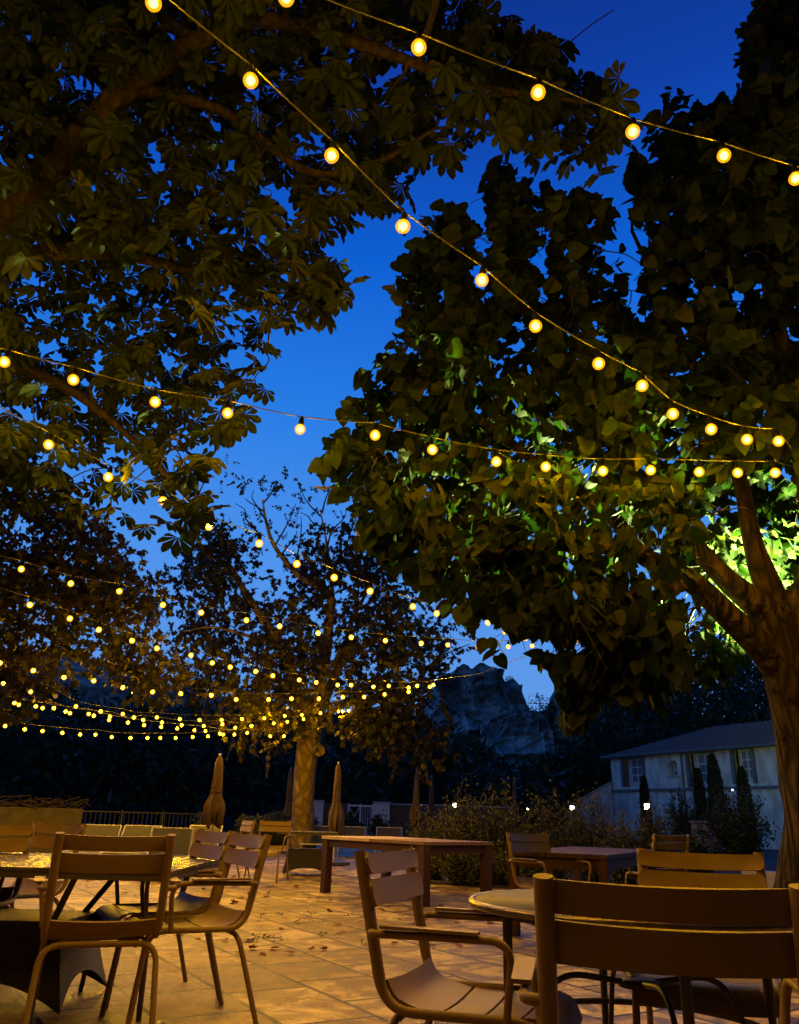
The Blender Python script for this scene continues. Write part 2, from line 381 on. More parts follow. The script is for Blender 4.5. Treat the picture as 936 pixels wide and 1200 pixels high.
# dusk glow stands over the hills ahead; the sky behind is much darker
dt = N(nt, 'VectorMath', operation='DOT_PRODUCT'); L(tc.outputs['Generated'], dt.inputs[0]); dt.inputs[1].default_value = (-.45, .89, 0)
az = N(nt, 'MapRange'); L(dt.outputs['Value'], az.inputs[0]); az.inputs[1].default_value = -.45; az.inputs[2].default_value = .35; az.inputs[3].default_value = .42; az.inputs[4].default_value = 1.0
dk = N(nt, 'VectorMath', operation='SCALE'); L(r.outputs[0], dk.inputs[0]); L(az.outputs[0], dk.inputs['Scale'])
mx = N(nt, 'MixRGB', blend_type='ADD'); mx.inputs[0].default_value = .03
L(dk.outputs[0], mx.inputs[1]); L(sky.outputs[0], mx.inputs[2]); L(mx.outputs[0], bg.inputs[0]); L(bg.outputs[0], wo.inputs[0])

# ------------------------------------------------------------------ ground
def flat(name, poly, z, m, kind='structure', thick=0):
    b = MB(); n = len(poly)
    if thick:
        b.add([(x, y, z) for x, y in poly]+[(x, y, z-thick) for x, y in poly], [list(range(n))]+[[k, n+k, n+(k+1) % n, (k+1) % n] for k in range(n)])
    else: b.add([(x, y, z) for x, y in poly], [list(range(n))])
    return tag(b.build(name, m), kind=kind)
flat('ground', [(-900, -200), (900, -200), (900, 900), (-900, 900)], -.03, M['ground'])
flat('terrace_paving', [(-22, -8), (12, -8), (12, 8.2), (9, 10.5), (2.4, 13.1), (.5, 14.0), (.35, 16), (.8, 24), (.8, 33), (-22, 33)], 0.0, M['floor'])
bedpoly = [(12, 8.3), (9, 10.6), (2.4, 13.2), (.55, 14.1), (.42, 16), (.85, 24), (.85, 33), (14, 33), (14, 8.3)]
flat('planting_bed', bedpoly, .03, M['soil'], thick=.08)

# ------------------------------------------------------------------ chairs
def make_chair():
    root = empty('terrace_chair')
    lean = V((0, -.335+.235, .865-.43)).normalized(); fwd = V((0, lean.z, -lean.y))
    def lean_at(z): t = (z-.43)/.435; return -.235-.10*t
    for s in (-1, 1):
        b = MB()
        path = fillet([(s*.243, lean_at(.872), .872), (s*.243, -.238, .432), (s*.243, .235, .437), (s*.252, .285, 0)], [0, .09, .085, 0], 8)
        rad = [.0205 if p.z > .55 else (.0205-(.55-p.z)/.1*.0065 if p.z > .45 and p.y < -.1 else .014) for p in path]
        b.tube(path, rad, 12, oval=1.0); b.build('side_frame', M['chair'], root)
    b = MB(); b.tube(fillet([(-.262, -.345, 0), (-.246, -.215, .408), (.246, -.215, .408), (.262, -.345, 0)], .085, 8), .0135, 12); b.build('rear_leg_frame', M['chair'], root)
    b = MB(); b.tube(fillet([(-.235, .20, .415), (-.12, .21, .385), (.12, .21, .385), (.235, .20, .415)], .04, 4), .009, 8); b.build('cross_brace', M['chair'], root)
    # backrest: two bowed slats with round corners
    for (z0, z1) in ((.706, .785), (.799, .862)):
        b = MB(); rows = []
        for i in range(5):
            u = i/4; z = z0+(z1-z0)*u; inset = .018*(abs(2*u-1)**3)
            row = []
            for j in range(17):
                t = -1+2*j/16; x = t*(.262-inset)
                p = V((x, lean_at(z), z)) + fwd*(.024 - .030*(1-t*t)+.022*0)
                row.append(p)
            rows.append(row)
        b.sheet(rows, .011); b.build('backrest_slat', M['chair'], root)
    # seat: four slats following the curved profile
    prof = spline([(0, -.243, .515), (0, -.205, .462), (0, -.12, .436), (0, 0, .429), (0, .12, .436), (0, .205, .443), (0, .262, .42), (0, .286, .365)], 8)
    cum = [0]
    for a, c in zip(prof, prof[1:]): cum.append(cum[-1]+(c-a).length)
    tot = cum[-1]
    def at(s):
        for i in range(len(prof)-1):
            if cum[i+1] >= s: u = (s-cum[i])/(cum[i+1]-cum[i]); return prof[i].lerp(prof[i+1], u)
        return prof[-1]
    b = MB(); cuts = [0, .20, .325, .45, tot]
    for k in range(4):
        s0 = cuts[k]+.005; s1 = cuts[k+1]-.005; rows = []
        for i in range(9):
            p = at(s0+(s1-s0)*i/8); rows.append([V((t*.229, p.y, p.z-.010*(1-t*t))) for t in np.linspace(-1, 1, 9)])
        b.sheet(rows, .010)
    b.build('seat', M['chair'], root)
    for s in (-1, 1):
        b = MB()
        path = fillet([(s*.248, lean_at(.645)+.002, .640), (s*.292, lean_at(.645)+.01, .642), (s*.300, .165, .648), (s*.262, .135, .437)], [0, .03, .075, 0], 8)
        b.tube(path, .0118, 10); a = b.build('armrest', M['chair'], root)
        b = MB()
        rows = [[V((s*(.299+.001*i)+t*(.021+.004*i/6), -.235+.30*i/6, .664+.0*i)) for t in (-1, -.5, 0, .5, 1)] for i in range(7)]
        b.sheet(rows, .009, smooth=False); b.build('arm_pad', M['chair'], a)
    return root
CH0 = make_chair(); used = [0]
GRP = 'metal slat armchairs on the terrace'
def chair(px, d, rz, label, py=None):
    """px, d: where the middle of the back stands (depth d in front of the camera)"""
    x = (px-468)/FPX*d; y = d*F.y*1.0
    # point under the top of the back: depth measured along the optical axis at z=.87
    y = (d - (.87-CH)*F.z)/F.y
    o = CH0 if used[0] == 0 else copy_tree(CH0)
    used[0] += 1
    a = math.radians(rz)
    back = V((-math.sin(a)*-.335, math.cos(a)*-.335))
    o.location = (x-back.x, y-back.y, 0); o.rotation_euler = (0, 0, a)
    return tag(o, label, 'chair', GRP)
CHAIRS = [
 (148, 3.65, 20, 'tan metal armchair with its back to us at the wicker based table'),
 (4, 5.15, 184, 'tan armchair across the wicker based table, facing us, cut by the picture edge'),
 (82, 5.75, 150, 'tan armchair set cornerwise behind the one across the wicker based table'),
 (264, 5.0, 124, 'tan armchair at the table corner, the farther of two side by side'),
 (306, 4.42, 120, 'tan armchair with all legs clear on the paving, the nearer of two side by side'),
 (463, 2.80, -109, 'tan armchair in side view pulled up to the round grey table'),
 (794, 1.58, -12, 'dark backlit armchair seen from behind, largest and nearest of all'),
 (829, 3.52, 158, 'tan armchair facing us from the far side of the round table'),
 (627, 7.4, -143, 'small tan armchair in front of the shrubs at the dark plank table'),
 (797, 9.3, 22, 'dim brown armchair beyond the dark plank table, seen from behind'),
 (303, 12.6, 118, 'distant tan chair turned sideways beside the small wicker table'),
 (334, 12.9, 172, 'distant tan chair squarely facing us before the plane tree trunk'),
]
for c in CHAIRS: chair(*c)

# ------------------------------------------------------------------ tables
def wicker_table(cx, cy, rz, lx, ly, h, label, name='wicker_table', topm='glass_top', sk=1.0):
    root = empty(name, (cx, cy, 0), rz, label, 'table', 'tables with wicker bases')
    b = MB(); b.box((0, 0, h-.011), (lx, ly, .022), bevel=.006); b.build('table_top', M[topm], root)
    b = MB()
    for sx, sy in ((1, 0), (-1, 0), (0, 1), (0, -1)):
        if sx: b.box((sx*(lx/2-.012), 0, h-.036), (.02, ly-.03, .026))
        else: b.box((0, sy*(ly/2-.012), h-.036), (lx-.06, .02, .026))
    b.build('apron', M['iron'], root)
    # flared wicker skirt with an arched lower edge
    w0, d0, w1, d1 = .40*sk, .27*sk,   .50*sk, .36*sk; zt, zb = h*.58, .0
    b = MB(); R = []
    def ring(u):
        e = u**1.25; a = w0+(w1-w0)*e; c = d0+(d1-d0)*e; return a, c
    rows = 9
    for (A, B) in (((1, -1), (1, 1)), ((1, 1), (-1, 1)), ((-1, 1), (-1, -1)), ((-1, -1), (1, -1))):
        g = []
        for i in range(rows):
            row = []
            for j in range(13):
                t = j/12; arch = 1-abs(2*t-1)**2.5
                zlow = .015+.13*arch*sk; u = i/(rows-1); z = zt+(zlow-zt)*u; uu = (zt-z)/zt; a, c = ring(uu)
                row.append(V((a*(A[0]*(1-t)+B[0]*t), c*(A[1]*(1-t)+B[1]*t), z)))
            g.append(row)
        b.sheet(g, .012)
    b.build('wicker_skirt', M['wicker'], root)
    b = MB(); b.box((0, 0, zt), (2*w0+.02, 2*d0+.02, .018), bevel=.005); b.build('wicker_shelf', M['wicker'], root)
    for sx in (-1, 1):
        for sy in (-1, 1):
            b = MB(); b.tube([(sx*w0*.86, sy*d0*.86, zt), (sx*min(lx*.34, w0*1.25), sy*ly*.30, h-.03)], .017, 8)
            b.build('leg', M['iron'], root)
    return root
# big table on the left: right end near px 238
wicker_table(-2.12, 4.98, 0.0, 2.1, 1.36, .70, 'dark rimmed table with a wet shining top and flared wicker base')
wt = gp(357, 1026)
wicker_table(wt.x, wt.y+.15, math.radians(8), 1.05, .8, .70, 'distant small table with flared dark wicker base near the plane tree', topm='metal_top', sk=.8)

def plank_table(A, ang, lx, ly, h, top, legm, label, name, lw=.10, nleaf=2, pale=None):
    """A: world xy of one corner; the long side runs along ang"""
    u = V((math.cos(ang), math.sin(ang))); n = V((-u.y, u.x)); c = V(A)+u*lx/2+n*ly/2
    root = empty(name, (c.x, c.y, 0), ang, label, 'table')
    for k in range(nleaf):
        b = MB(); w_ = lx/nleaf; npl = 5
        for q in range(npl):
            b.box((-lx/2+w_*(k+.5), -ly/2+ly/npl*(q+.5), h-.02), (w_-.004, ly/npl-.006, .04), bevel=.004)
        b.build('table_top', M[pale] if (pale and k == 0) else M[top], root)
    for sx in (-1, 1):
        for sy in (-1, 1):
            b = MB(); b.box((sx*(lx/2-lw/2-.012), sy*(ly/2-lw/2-.012), (h-.042)/2), (lw, lw, h-.042), bevel=.006); b.build('leg', M[legm], root)
    b = MB()
    for sy in (-1, 1): b.box((0, sy*(ly/2-.05), h-.09), (lx-2*lw-.03, .03, .09))
    for sx in (-1, 1): b.box((sx*(lx/2-.05), 0, h-.09), (.03, ly-2*lw-.03, .09))
    b.build('apron', M[legm], root)
    return root
# corner B (near) -> A (left, far)
a_ = math.radians(130)
Bc = V((.40, 10.35)); 
plank_table(Bc+V((math.cos(a_), math.sin(a_)))*2.1, a_+PI, 2.1, 1.2, .71, 'wood', 'darkwood', 'heavy wooden table with thick square legs in the middle of the terrace', 'wooden_table', .11, 2, 'wood_pale')
dl, dc_, dr = V((1.62, 8.55)), V((1.98, 7.65)), V((2.96, 10.0))
e = (dr-dc_)
plank_table((1.93, 7.7), math.atan2(2.2, 1.15), 2.3, .95, .71, 'darkwood', 'darkwood', 'dark plank table standing against the shrubs', 'plank_table', .08, 1)

# round table
root = empty('round_table', (.865, 3.13, 0), 0, 'round grey metal table with a worn bright rim', 'table')
h = .71; Rt = .57
b = MB(); b.lathe([(.001, h-.012), (Rt-.02, h-.012), (Rt-.012, h-.006), (Rt-.014, h+.004), (.001, h+.002)], 64); b.build('table_top', M['metal_top'], root)
b = MB(); b.tube([(Rt*math.cos(t), Rt*math.sin(t), h-.008) for t in np.linspace(0, 2*PI, 73)], .0135, 10, caps=False); b.build('rim', M['rim'], root)
for k in range(4):
    t = k*PI/2+.03; c, s_ = math.cos(t), math.sin(t)
    b = MB(); b.tube([(c*.45, s_*.45, h-.03), (c*.45, s_*.45, .40)], .017, 10); b.tube([(c*.45, s_*.45, .41), (c*.46, s_*.46, 0)], .0135, 10); b.build('leg', M['iron'], root)
    b = MB(); b.tube(fillet([(c*.06, s_*.06, .47), (c*.30, s_*.30, .50), (c*.43, s_*.43, .12)], .2, 10), .010, 8); b.build('curved_brace', M['iron'], root)
b = MB(); b.tube([(.44*math.cos(t), .44*math.sin(t), .33) for t in np.linspace(0, 2*PI, 49)], .011, 8, caps=False); b.build('stretcher_ring', M['iron'], root)
b = MB(); b.lathe([(.001, .455), (.07, .455), (.07, .475), (.001, .475)], 24); b.build('hub', M['iron'], root)

# ------------------------------------------------------------------ unseen building with side wings, added to block sky light
root = empty('added_shade_building', (0, -4.2, 0), 0, 'dark building front added out of view behind the viewpoint to shade the terrace from the sky', 'building')
b = MB(); b.box((-2, -.2, 6.5), (70, .4, 13)); b.box((-17.2, 9.02, 5), (.4, 18, 10)); b.box((14.2, 5.52, 5), (.4, 11, 10)); b.build('wall', M['stone'], root)
b = MB(); b.box((-2, .55, 13.1), (71, 2.0, .16)); b.build('eaves', M['roof'], root)
for x in (-12, -7, -2, 3, 8):
    b = MB()
    for dx in (-.95, .95): b.box((x+dx, .04, 1.3), (.1, .07, 2.6))
    b.box((x, .04, 2.65), (2.0, .07, .1)); b.box((x, .04, 1.3), (.08, .07, 2.56)); f_ = b.build('door', M['shutter'], root)
    b = MB(); b.box((x, .025, 1.3), (1.78, .02, 2.56)); b.build('pane', M['pane'], f_)
# ------------------------------------------------------------------ closed parasols
def parasol(px, ytop, ybot, d, hcol, wpx, label, lean=0):
    p0 = pt(px, ytop, d); zt = p0.z; base = V((p0.x, p0.y, 0))
    root = empty('closed_parasol', base, random.random()*6, label, 'parasol', 'closed parasols round the terrace')
    zb = pt(px, ybot, d).z; R = wpx/936*d/2; hgt = zt-zb
    b = MB(); b.tube([(0, 0, .04), (0, 0, zt-.04)], .024, 10); b.build('pole', M['pole'], root)
    b = MB(); b.box((0, 0, .035), (.5, .5, .07), bevel=.015); b.build('base', M['iron'], root)
    prof = [(.02, zt), (.045, zt-.02), (R*.40, zt-.08*hgt), (R*.46, zt-.2*hgt), (R*.50, zt-.33*hgt), (R*.54, zt-.45*hgt), (R*.50, zt-.53*hgt), (R*.62, zt-.60*hgt), (R*.90, zt-.70*hgt), (R*1.0, zt-.78*hgt), (R*.96, zt-.86*hgt), (R*.80, zt-.93*hgt), (R*.60, zb+.02*hgt)]
    ph = random.random()*6
    def fold(th, z):
        u = (zt-z)/hgt; a = .04+.26*max(0, u-.1)
        w_ = abs(math.sin(4*th+ph+2.6*u))**.7*2-1
        return 1 - a*w_ + .16*u*math.sin(3*th+ph*2) + .07*math.sin(23*u+ph+2*th)*u
    def hem(th, z):
        u = (zt-z)/hgt; return -max(0, u-.72)*hgt*.45*(math.cos(8*th+2*ph+5)*.6+.4*math.sin(3*th+ph))
    b = MB(); b.lathe(prof[::-1], 96, fold=fold, zf=hem); b.build('canopy', M[hcol], root)
    b = MB(); z = zt-.53*hgt; b.tube([(R*.56*math.cos(t), R*.56*math.sin(t), z) for t in np.linspace(0, 2*PI, 25)], .012, 6, caps=False); b.build('tie_strap', M[hcol], root)
    b = MB(); b.lathe([(.001, zt+.06), (.02, zt+.05), (.022, zt+.01), (.012, zt-.02), (.001, zt-.02)][::-1], 12); b.build('finial', M['pole'], root)
parasol(258, 887, 965, 14.0, 'umbrella', 22, 'closed tan parasol lit warm, standing before the iron railing')
parasol(397, 896, 976, 17.5, 'umbrella_d', 17, 'closed mauve parasol beside the plane tree trunk')
parasol(341, 902, 970, 24.0, 'umbrella_d', 12, 'closed dim parasol half hidden behind the plane tree trunk')
parasol(488, 904, 968, 22.0, 'umbrella_d', 13, 'closed dark parasol before the brown garden wall')
parasol(505, 911, 965, 27.0, 'umbrella_d', 10, 'thin far closed parasol beside a taller dark one')
parasol(602, 913, 960, 27.0, 'umbrella_d', 9, 'thin far closed parasol rising out of the shrubs')

# ------------------------------------------------------------------ sun loungers
def lounger(px, d, rz, label, first=[None]):
    if first[0] is None:
        root = empty('sun_lounger'); b = MB()
        for s in (-1, 1):
            b.tube(fillet([(s*.33, .85, .30), (s*.33, -.25, .30), (s*.33, -.60, .70)], .12, 5), .018, 8)
        b.tube([(-.33, -.60, .70), (.33, -.60, .70)], .018, 8); b.tube([(-.33, .85, .30), (.33, .85, .30)], .018, 8); b.build('frame', M['pole'], root)
        for sx in (-1, 1):
            for y in (-.2, .72): b = MB(); b.tube([(sx*.33, y, .30), (sx*.34, y, 0)], .018, 8); b.build('leg', M['pole'], root)
        b = MB(); b.sheet([[V((x, y, z)) for x in (-.31, 0, .31)] for y, z in ((.84, .305), (.3, .29), (-.22, .305))], .012); b.build('seat_sling', M['sling'], root)
        b = MB(); b.sheet([[V((x, y, z)) for x in (-.31, 0, .31)] for y, z in ((-.235, .32), (-.40, .53), (-.59, .695))], .012); b.build('back_sling', M['sling'], root)
        first[0] = root; o = root
    else: o = copy_tree(first[0])
    o.location = ((px-468)/FPX*d, d/F.y*.985, 0); o.rotation_euler = (0, 0, math.radians(rz))
    tag(o, label, 'lounger', 'grey sun loungers at the terrace edge')
for a in [(128, 14.0, 185, 'grey sling lounger behind the tan chairs, nearest the stone wall'), (176, 14.4, 183, 'grey sling lounger below the middle of the iron railing'),
          (216, 13.2, 190, 'grey sling lounger just left of the tan parasol with its seat showing'), (250, 16.5, 180, 'grey sling lounger right under the tan parasol'),
          (386, 21, 178, 'far grey lounger just beyond the heavy wooden table, at its pole side'), (425, 21.5, 181, 'far grey lounger standing before the white gate'),
          (466, 22, 179, 'far grey lounger before the dark closed parasol')]: lounger(*a)
# ------------------------------------------------------------------ festoon strings
b = MB(); b.lathe([(.001, -.034), (.013, -.0315), (.024, -.024), (.0315, -.012), (.034, 0), (.0315, .012), (.025, .023), (.014, .031), (.001, .031)], 20); globe = b.build('bulb', M['bulb_glass'])
b = MB(); b.lathe([(.001, -.019), (.009, -.017), (.016, -.0095), (.0185, 0), (.016, .0095), (.009, .017), (.001, .019)], 14); core = b.build('filament', M['bulb_core'], globe)
b = MB(); b.lathe([(.001, .0285), (.0165, .0285), (.0175, .045), (.014, .072), (.005, .088), (.001, .088)], 12); sock = b.build('socket', M['socket'], globe)
globe_off = globe.data.copy(); globe_off.materials[0] = M['bulb_off']
b_used = [False]; BULBS = []; WIRES = []
def new_bulb(p, parent, off=False, sc=1.0):
    if not b_used[0]: o = globe; b_used[0] = True
    else:
        o = globe.copy(); COL.objects.link(o)
        for ch in (core, sock):
            if ch is core and off: continue
            c = ch.copy(); COL.objects.link(c); c.parent = o
    if off: o.data = globe_off
    o.parent = parent; o.location = p; o.rotation_euler = (random.uniform(-.12, .12), random.uniform(-.12, .12), random.random()*6); o.scale = (sc,)*3
    BULBS.append((*p, 0 if off else 1))
def string(px, d0, d1, label, pre=0, pre_bulbs=False, tail=(), off=(), post=(), sc=1.0, wire=.0038):
    x0, x1 = px[0][0], px[-1][0]
    P = []
    for x, y in px:
        t = (x-x0)/(x1-x0); d = 1/((1-t)/d0 + t/d1); P.append(pt(x, y, d))
    root = empty('string_lights', P[0], 0, label, 'string lights', 'strings of warm bulbs over the terrace')
    o0 = P[0].copy(); off_ = V((0, 0, .088*sc))
    step = (P[1]-P[0]); pre_pts = []
    step.z *= .6
    for k in range(pre, 0, -1): pre_pts.append(P[0]-step*k + V((0, 0, .008*k*k)))
    for p in (pre_pts if pre_bulbs else []): new_bulb(p-o0, root)
    for k, p in enumerate(P): new_bulb(p-o0, root, k in off, sc)
    for p in post: new_bulb(V(p)-o0, root)
    pts = [p+off_ for p in pre_pts+P+[V(q) for q in post]]
    dense = []
    for a, c in zip(pts, pts[1:]):
        for q in range(4):
            t = q/4; dense.append(a.lerp(c, t)-V((0, 0, .10*t*(1-t)*(c-a).length*.5)))
    dense.append(pts[-1]); dense += [V(t) for t in tail]
    b = MB(); b.tube([p-o0 for p in dense], wire, 6); b.build('cable', M['black'], root)
    return P
A_ = [(180, 3), (294, 94), (389, 182), (472, 265), (564, 328), (627, 382), (701, 426), (752, 452), (788, 485), (833, 503), (875, 515), (912, 517)]
B_ = [(490, 55), (630, 108), (741, 154), (848, 182), (932, 209)]
C_ = [(5, 424), (86, 445), (182, 471), (267, 484), (352, 503), (440, 510), (506, 527), (581, 541), (639, 547), (706, 552), (762, 551), (819, 553), (864, 554), (908, 554)]
D_ = [(57, 521), (127, 559), (191, 587), (245, 617), (304, 637), (348, 661), (392, 677), (434, 693), (483, 711), (511, 719), (539, 728), (571, 730), (591, 741), (614, 748), (636, 748), (652, 755), (674, 752), (682, 753)]
E_ = [(25, 667), (83, 684), (140, 693), (191, 709), (236, 718), (289, 727), (328, 734), (373, 742), (412, 747), (452, 751), (493, 754), (524, 756), (559, 758), (595, 758), (623, 757)]
F_ = [(35, 709), (82, 725), (116, 738), (155, 751), (184, 760), (224, 768), (249, 777), (270, 782), (300, 787), (320, 792), (351, 797), (371, 800), (396, 803), (412, 803), (438, 805), (456, 804), (478, 806), (488, 804), (503, 805), (507, 803)]
G_ = [(0, 777), (39, 786), (75, 794), (110, 798), (144, 806), (179, 811), (212, 813), (248, 815), (277, 820), (315, 820), (342, 819), (374, 819), (402, 817), (427, 817), (451, 814), (478, 811)]
H1 = [(4, 801), (36, 811), (65, 816), (89, 828), (118, 834), (144, 837), (157, 841), (184, 841), (211, 843), (234, 844), (260, 844), (284, 843), (310, 842), (334, 839), (354, 838), (376, 836), (397, 834), (402, 834), (409, 833)]
H2 = [(17, 824), (42, 828), (63, 830), (82, 836), (110, 839), (129, 840), (150, 847), (168, 844), (190, 847), (213, 850), (239, 851), (261, 849), (276, 853), (295, 851), (321, 848), (337, 846), (356, 843)]
H4 = [(22, 826), (50, 830), (77, 834), (104, 837), (128, 844), (169, 850), (189, 852), (208, 854), (228, 856), (241, 857), (258, 860), (275, 861), (290, 859), (317, 863), (333, 863)]
H3 = [(6, 851), (29, 855), (50, 857), (73, 859), (94, 861), (112, 861), (131, 864), (153, 865), (173, 865), (188, 865), (206, 865), (226, 864), (244, 863), (262, 861)]
fork = pt(900, 706, 5.95)
hub = pt(690, 752, 11.5)
string(A_, 3.35, 4.9, 'string of big bulbs slanting steeply down from overhead, crossing the open sky between both crowns', 6, True, [pt(945, 548, 5.9)])
string(B_, 3.5, 4.1, 'short string of five big bulbs highest over the gap of open sky', 8, True, [], post=[pt(1005, 228, 4.25), pt(1072, 243, 4.4), pt(1136, 256, 4.55), pt(1198, 266, 4.7), pt(1256, 274, 4.85), pt(1312, 280, 5.0), pt(1366, 285, 5.15)])
string(C_, 4.8, 5.3, 'string of bulbs running almost level across the blue gap between the nearest crowns', 5, True, [pt(945, 552, 5.9)])
string(D_, 5.3, 11.0, 'string of bulbs crossing the bare top of the plane tree, ending among heart shaped leaves', 4, True, [hub, pt(750, 736, 8.6), fork])
string(E_, 8.2, 11.6, 'string of bulbs across the plane tree limbs, next below the one crossing its bare top', 1, False, [pt(670, 757, 11.8), hub])
string(F_, 9.6, 15, 'string of bulbs across the middle plane tree crown, bunching tightly before the cliff', 1, False, [pt(560, 790, 12), pt(615, 769, 10)], sc=1.1)
string(G_, 12, 16, 'string of bulbs across the lower plane tree crown, next under the one bunching there', 1, False, [pt(507, 803, 16.5)], sc=1.2)
string(H1, 13.5, 19, 'string of small bulbs with one dead lamp, topmost of the bundle at the plane trunk', 1, False, [pt(420, 832, 19.6)], off=(2,), sc=1.15)
string(H2, 14, 18.6, 'string of small bulbs second from the top in the bundle before the plane tree trunk', 1, False, [pt(368, 842, 19.3)], sc=1.15)
string(H4, 14.5, 18.2, 'string of small bulbs second from the bottom in the bundle before the plane tree trunk', 1, False, [pt(345, 862, 19.6)], sc=1.15)
string(H3, 14.8, 18, 'lowest string of small bulbs, hanging flat against the dark wood over the railing', 1, False, [pt(290, 858, 18.6), pt(345, 848, 19.8)], sc=1.15)
BP = np.array(BULBS)
# world positions of bulbs (they are stored relative to their string)
BPX = []
for lst, d0, d1 in ((A_, 3.35, 4.9), (B_, 3.5, 4.1), (C_, 4.8, 5.3), (D_, 5.3, 11.0), (E_, 8.2, 11.6), (F_, 9.6, 15), (G_, 12, 16), (H1, 13.5, 19), (H2, 14, 18.6), (H4, 14.5, 18.2), (H3, 14.8, 18)):
    for x, y in lst:
        t = (x-lst[0][0])/(lst[-1][0]-lst[0][0]); BPX.append((x, y, 1/((1-t)/d0+t/d1)))
BPX = np.array(BPX)
def clear_of_bulbs(P, size):
    """keep leaves from growing over a bulb"""
    x, y, d = proj(P); keep = np.ones(len(P), bool)
    for bx, by, bd in BPX:
        r = 936*.05/bd + .45*936*size/np.maximum(d, .5)
        r = np.minimum(r, 16)
        keep &= ~(((x-bx)**2+(y-by)**2 < r*r) & (d < bd+.15))
    return keep

# ------------------------------------------------------------------ trees
def sample_poly(poly, n, mind=0):
    xs = [p[0] for p in poly]; ys = [p[1] for p in poly]; out = []
    tries = 0
    while len(out) < n and tries < n*60:
        tries += 1
        x = random.uniform(min(xs), max(xs)); y = random.uniform(min(ys), max(ys))
        if not inpoly(poly, np.array([x]), np.array([y]))[0]: continue
        if mind and any((x-a)**2+(y-c)**2 < mind*mind for a, c in out[-80:]): continue
        out.append((x, y))
    return out
def limb_pts(pl, n=8): return spline([pt(*p) if len(p) == 3 and p[2] > 0 and abs(p[0]) > 15 or (len(p) == 3 and p[1] > 40) else V(p) for p in pl], n)
class Tree:
    def __init__(s, name, loc, label, group=None, cat='tree'):
        s.loc = V(loc); s.root = empty(name, s.loc, 0, label, cat, group); s.limbs = []; s.tr = MB(); s.br = MB()
    def trunk(s, pts, rad, seg=40, rough=.0):
        pts = spline(pts, 8); n = len(pts); rr = np.interp(np.linspace(0, 1, n), np.linspace(0, 1, len(rad)), rad)
        o = len(s.tr.v); s.tr.tube([p-s.loc for p in pts], list(rr), seg)
        if rough:
            for i in range(o, len(s.tr.v)):
                v = V(s.tr.v[i]); q = noise.noise(V((v.x*7, v.y*7, v.z*1.3)))*.6+noise.noise(V((v.x*19, v.y*19, v.z*3)))*.4
                c = min(pts, key=lambda p: (p-s.loc-v).length)-s.loc; dirv = V((v.x-c.x, v.y-c.y, 0))
                s.tr.v[i] = tuple(v+dirv*q*rough)
        s.limbs.append((np.array([list(p) for p in pts]), rr))
    def limb(s, pts, r0, r1, seg=12, into=None, n=8):
        pts = spline(pts, n); k = len(pts); rr = [r0+(r1-r0)*(i/(k-1))**.8 for i in range(k)]
        (into or s.tr).tube([p-s.loc for p in pts], rr, seg); s.limbs.append((np.array([list(p) for p in pts]), np.array(rr)))
    def reach(s, centres, r0=.014, r1=.004, wob=.25, seg=5, maxlen=99, droop=0):
        allp = np.concatenate([l[0] for l in s.limbs]); allr = np.concatenate([np.asarray(l[1]) for l in s.limbs])
        order = sorted(range(len(centres)), key=lambda i: np.min(np.linalg.norm(allp-np.array(centres[i]), axis=1)))
        for i in order:
            c = V(centres[i]); dd = np.linalg.norm(allp-np.array(c), axis=1); j = int(np.argmin(dd+allr*0)); a = V(allp[j])
            if dd[j] < .08 or dd[j] > maxlen: continue
            m1 = a.lerp(c, .35)+V(RNG.normal(size=3))*wob*dd[j]*.35+V((0, 0, .1*dd[j])); m2 = a.lerp(c, .7)+V(RNG.normal(size=3))*wob*dd[j]*.3
            ps = spline([a, m1, m2, c], 4); ra = min(r0*(1+dd[j]), allr[j]*.8+.002); n = len(ps)
            rr = [ra+(r1-ra)*(k/(n-1)) for k in range(n)]
            s.br.tube([p-s.loc for p in ps], rr, seg, caps=False)
            allp = np.concatenate([allp, np.array([list(p) for p in ps[3:]])]); allr = np.concatenate([allr, np.array(rr[3:])])
    def finish(s, bark, brbark=None):
        if s.tr.v: s.tr.build('trunk', bark, s.root)
        if s.br.v: s.br.build('branches', brbark or bark, s.root)
def shoots(C, per, length, k, bias, spread=.15, droop=.3, axis_down=.5, centre=None, outw=.5, side=.6):
    C = np.asarray(C, float); n = len(C)*per
    S = np.repeat(C, per, 0)+RNG.normal(size=(n, 3))*spread
    B = np.repeat(np.asarray(bias, float).reshape(-1, 3) if np.ndim(bias) > 1 else np.tile(bias, (len(C), 1)), per, 0)
    D = rvec(n)*.8+B
    if centre is not None: D += outw*norm(S-np.asarray(centre))
    D = norm(D); Ls = length*RNG.uniform(.5, 1.15, n)
    t = (np.arange(k)+RNG.uniform(0, .8, (n, k)))/k
    P = S[:, None]+D[:, None]*(t*Ls[:, None])[..., None]; P[..., 2] -= droop*(t*Ls[:, None])**2
    rnd = rvec(n*k).reshape(n, k, 3); sd = np.cross(D, rvec(n))[:, None]*np.where(np.arange(k) % 2, 1, -1)[None, :, None]
    A = side*sd+.35*D[:, None]+.35*rnd; A[..., 2] -= axis_down
    Nn = rvec(n*k).reshape(n, k, 3)*.75; Nn[..., 2] += .6
    ends = np.stack([S, S+D*(Ls*.5)[:, None]-np.array([0, 0, 1])*(droop*(Ls*.5)**2)[:, None], S+D*Ls[:, None]-np.array([0, 0, 1])*(droop*Ls**2)[:, None]], 1)
    return P.reshape(-1, 3), A.reshape(-1, 3), Nn.reshape(-1, 3), ends
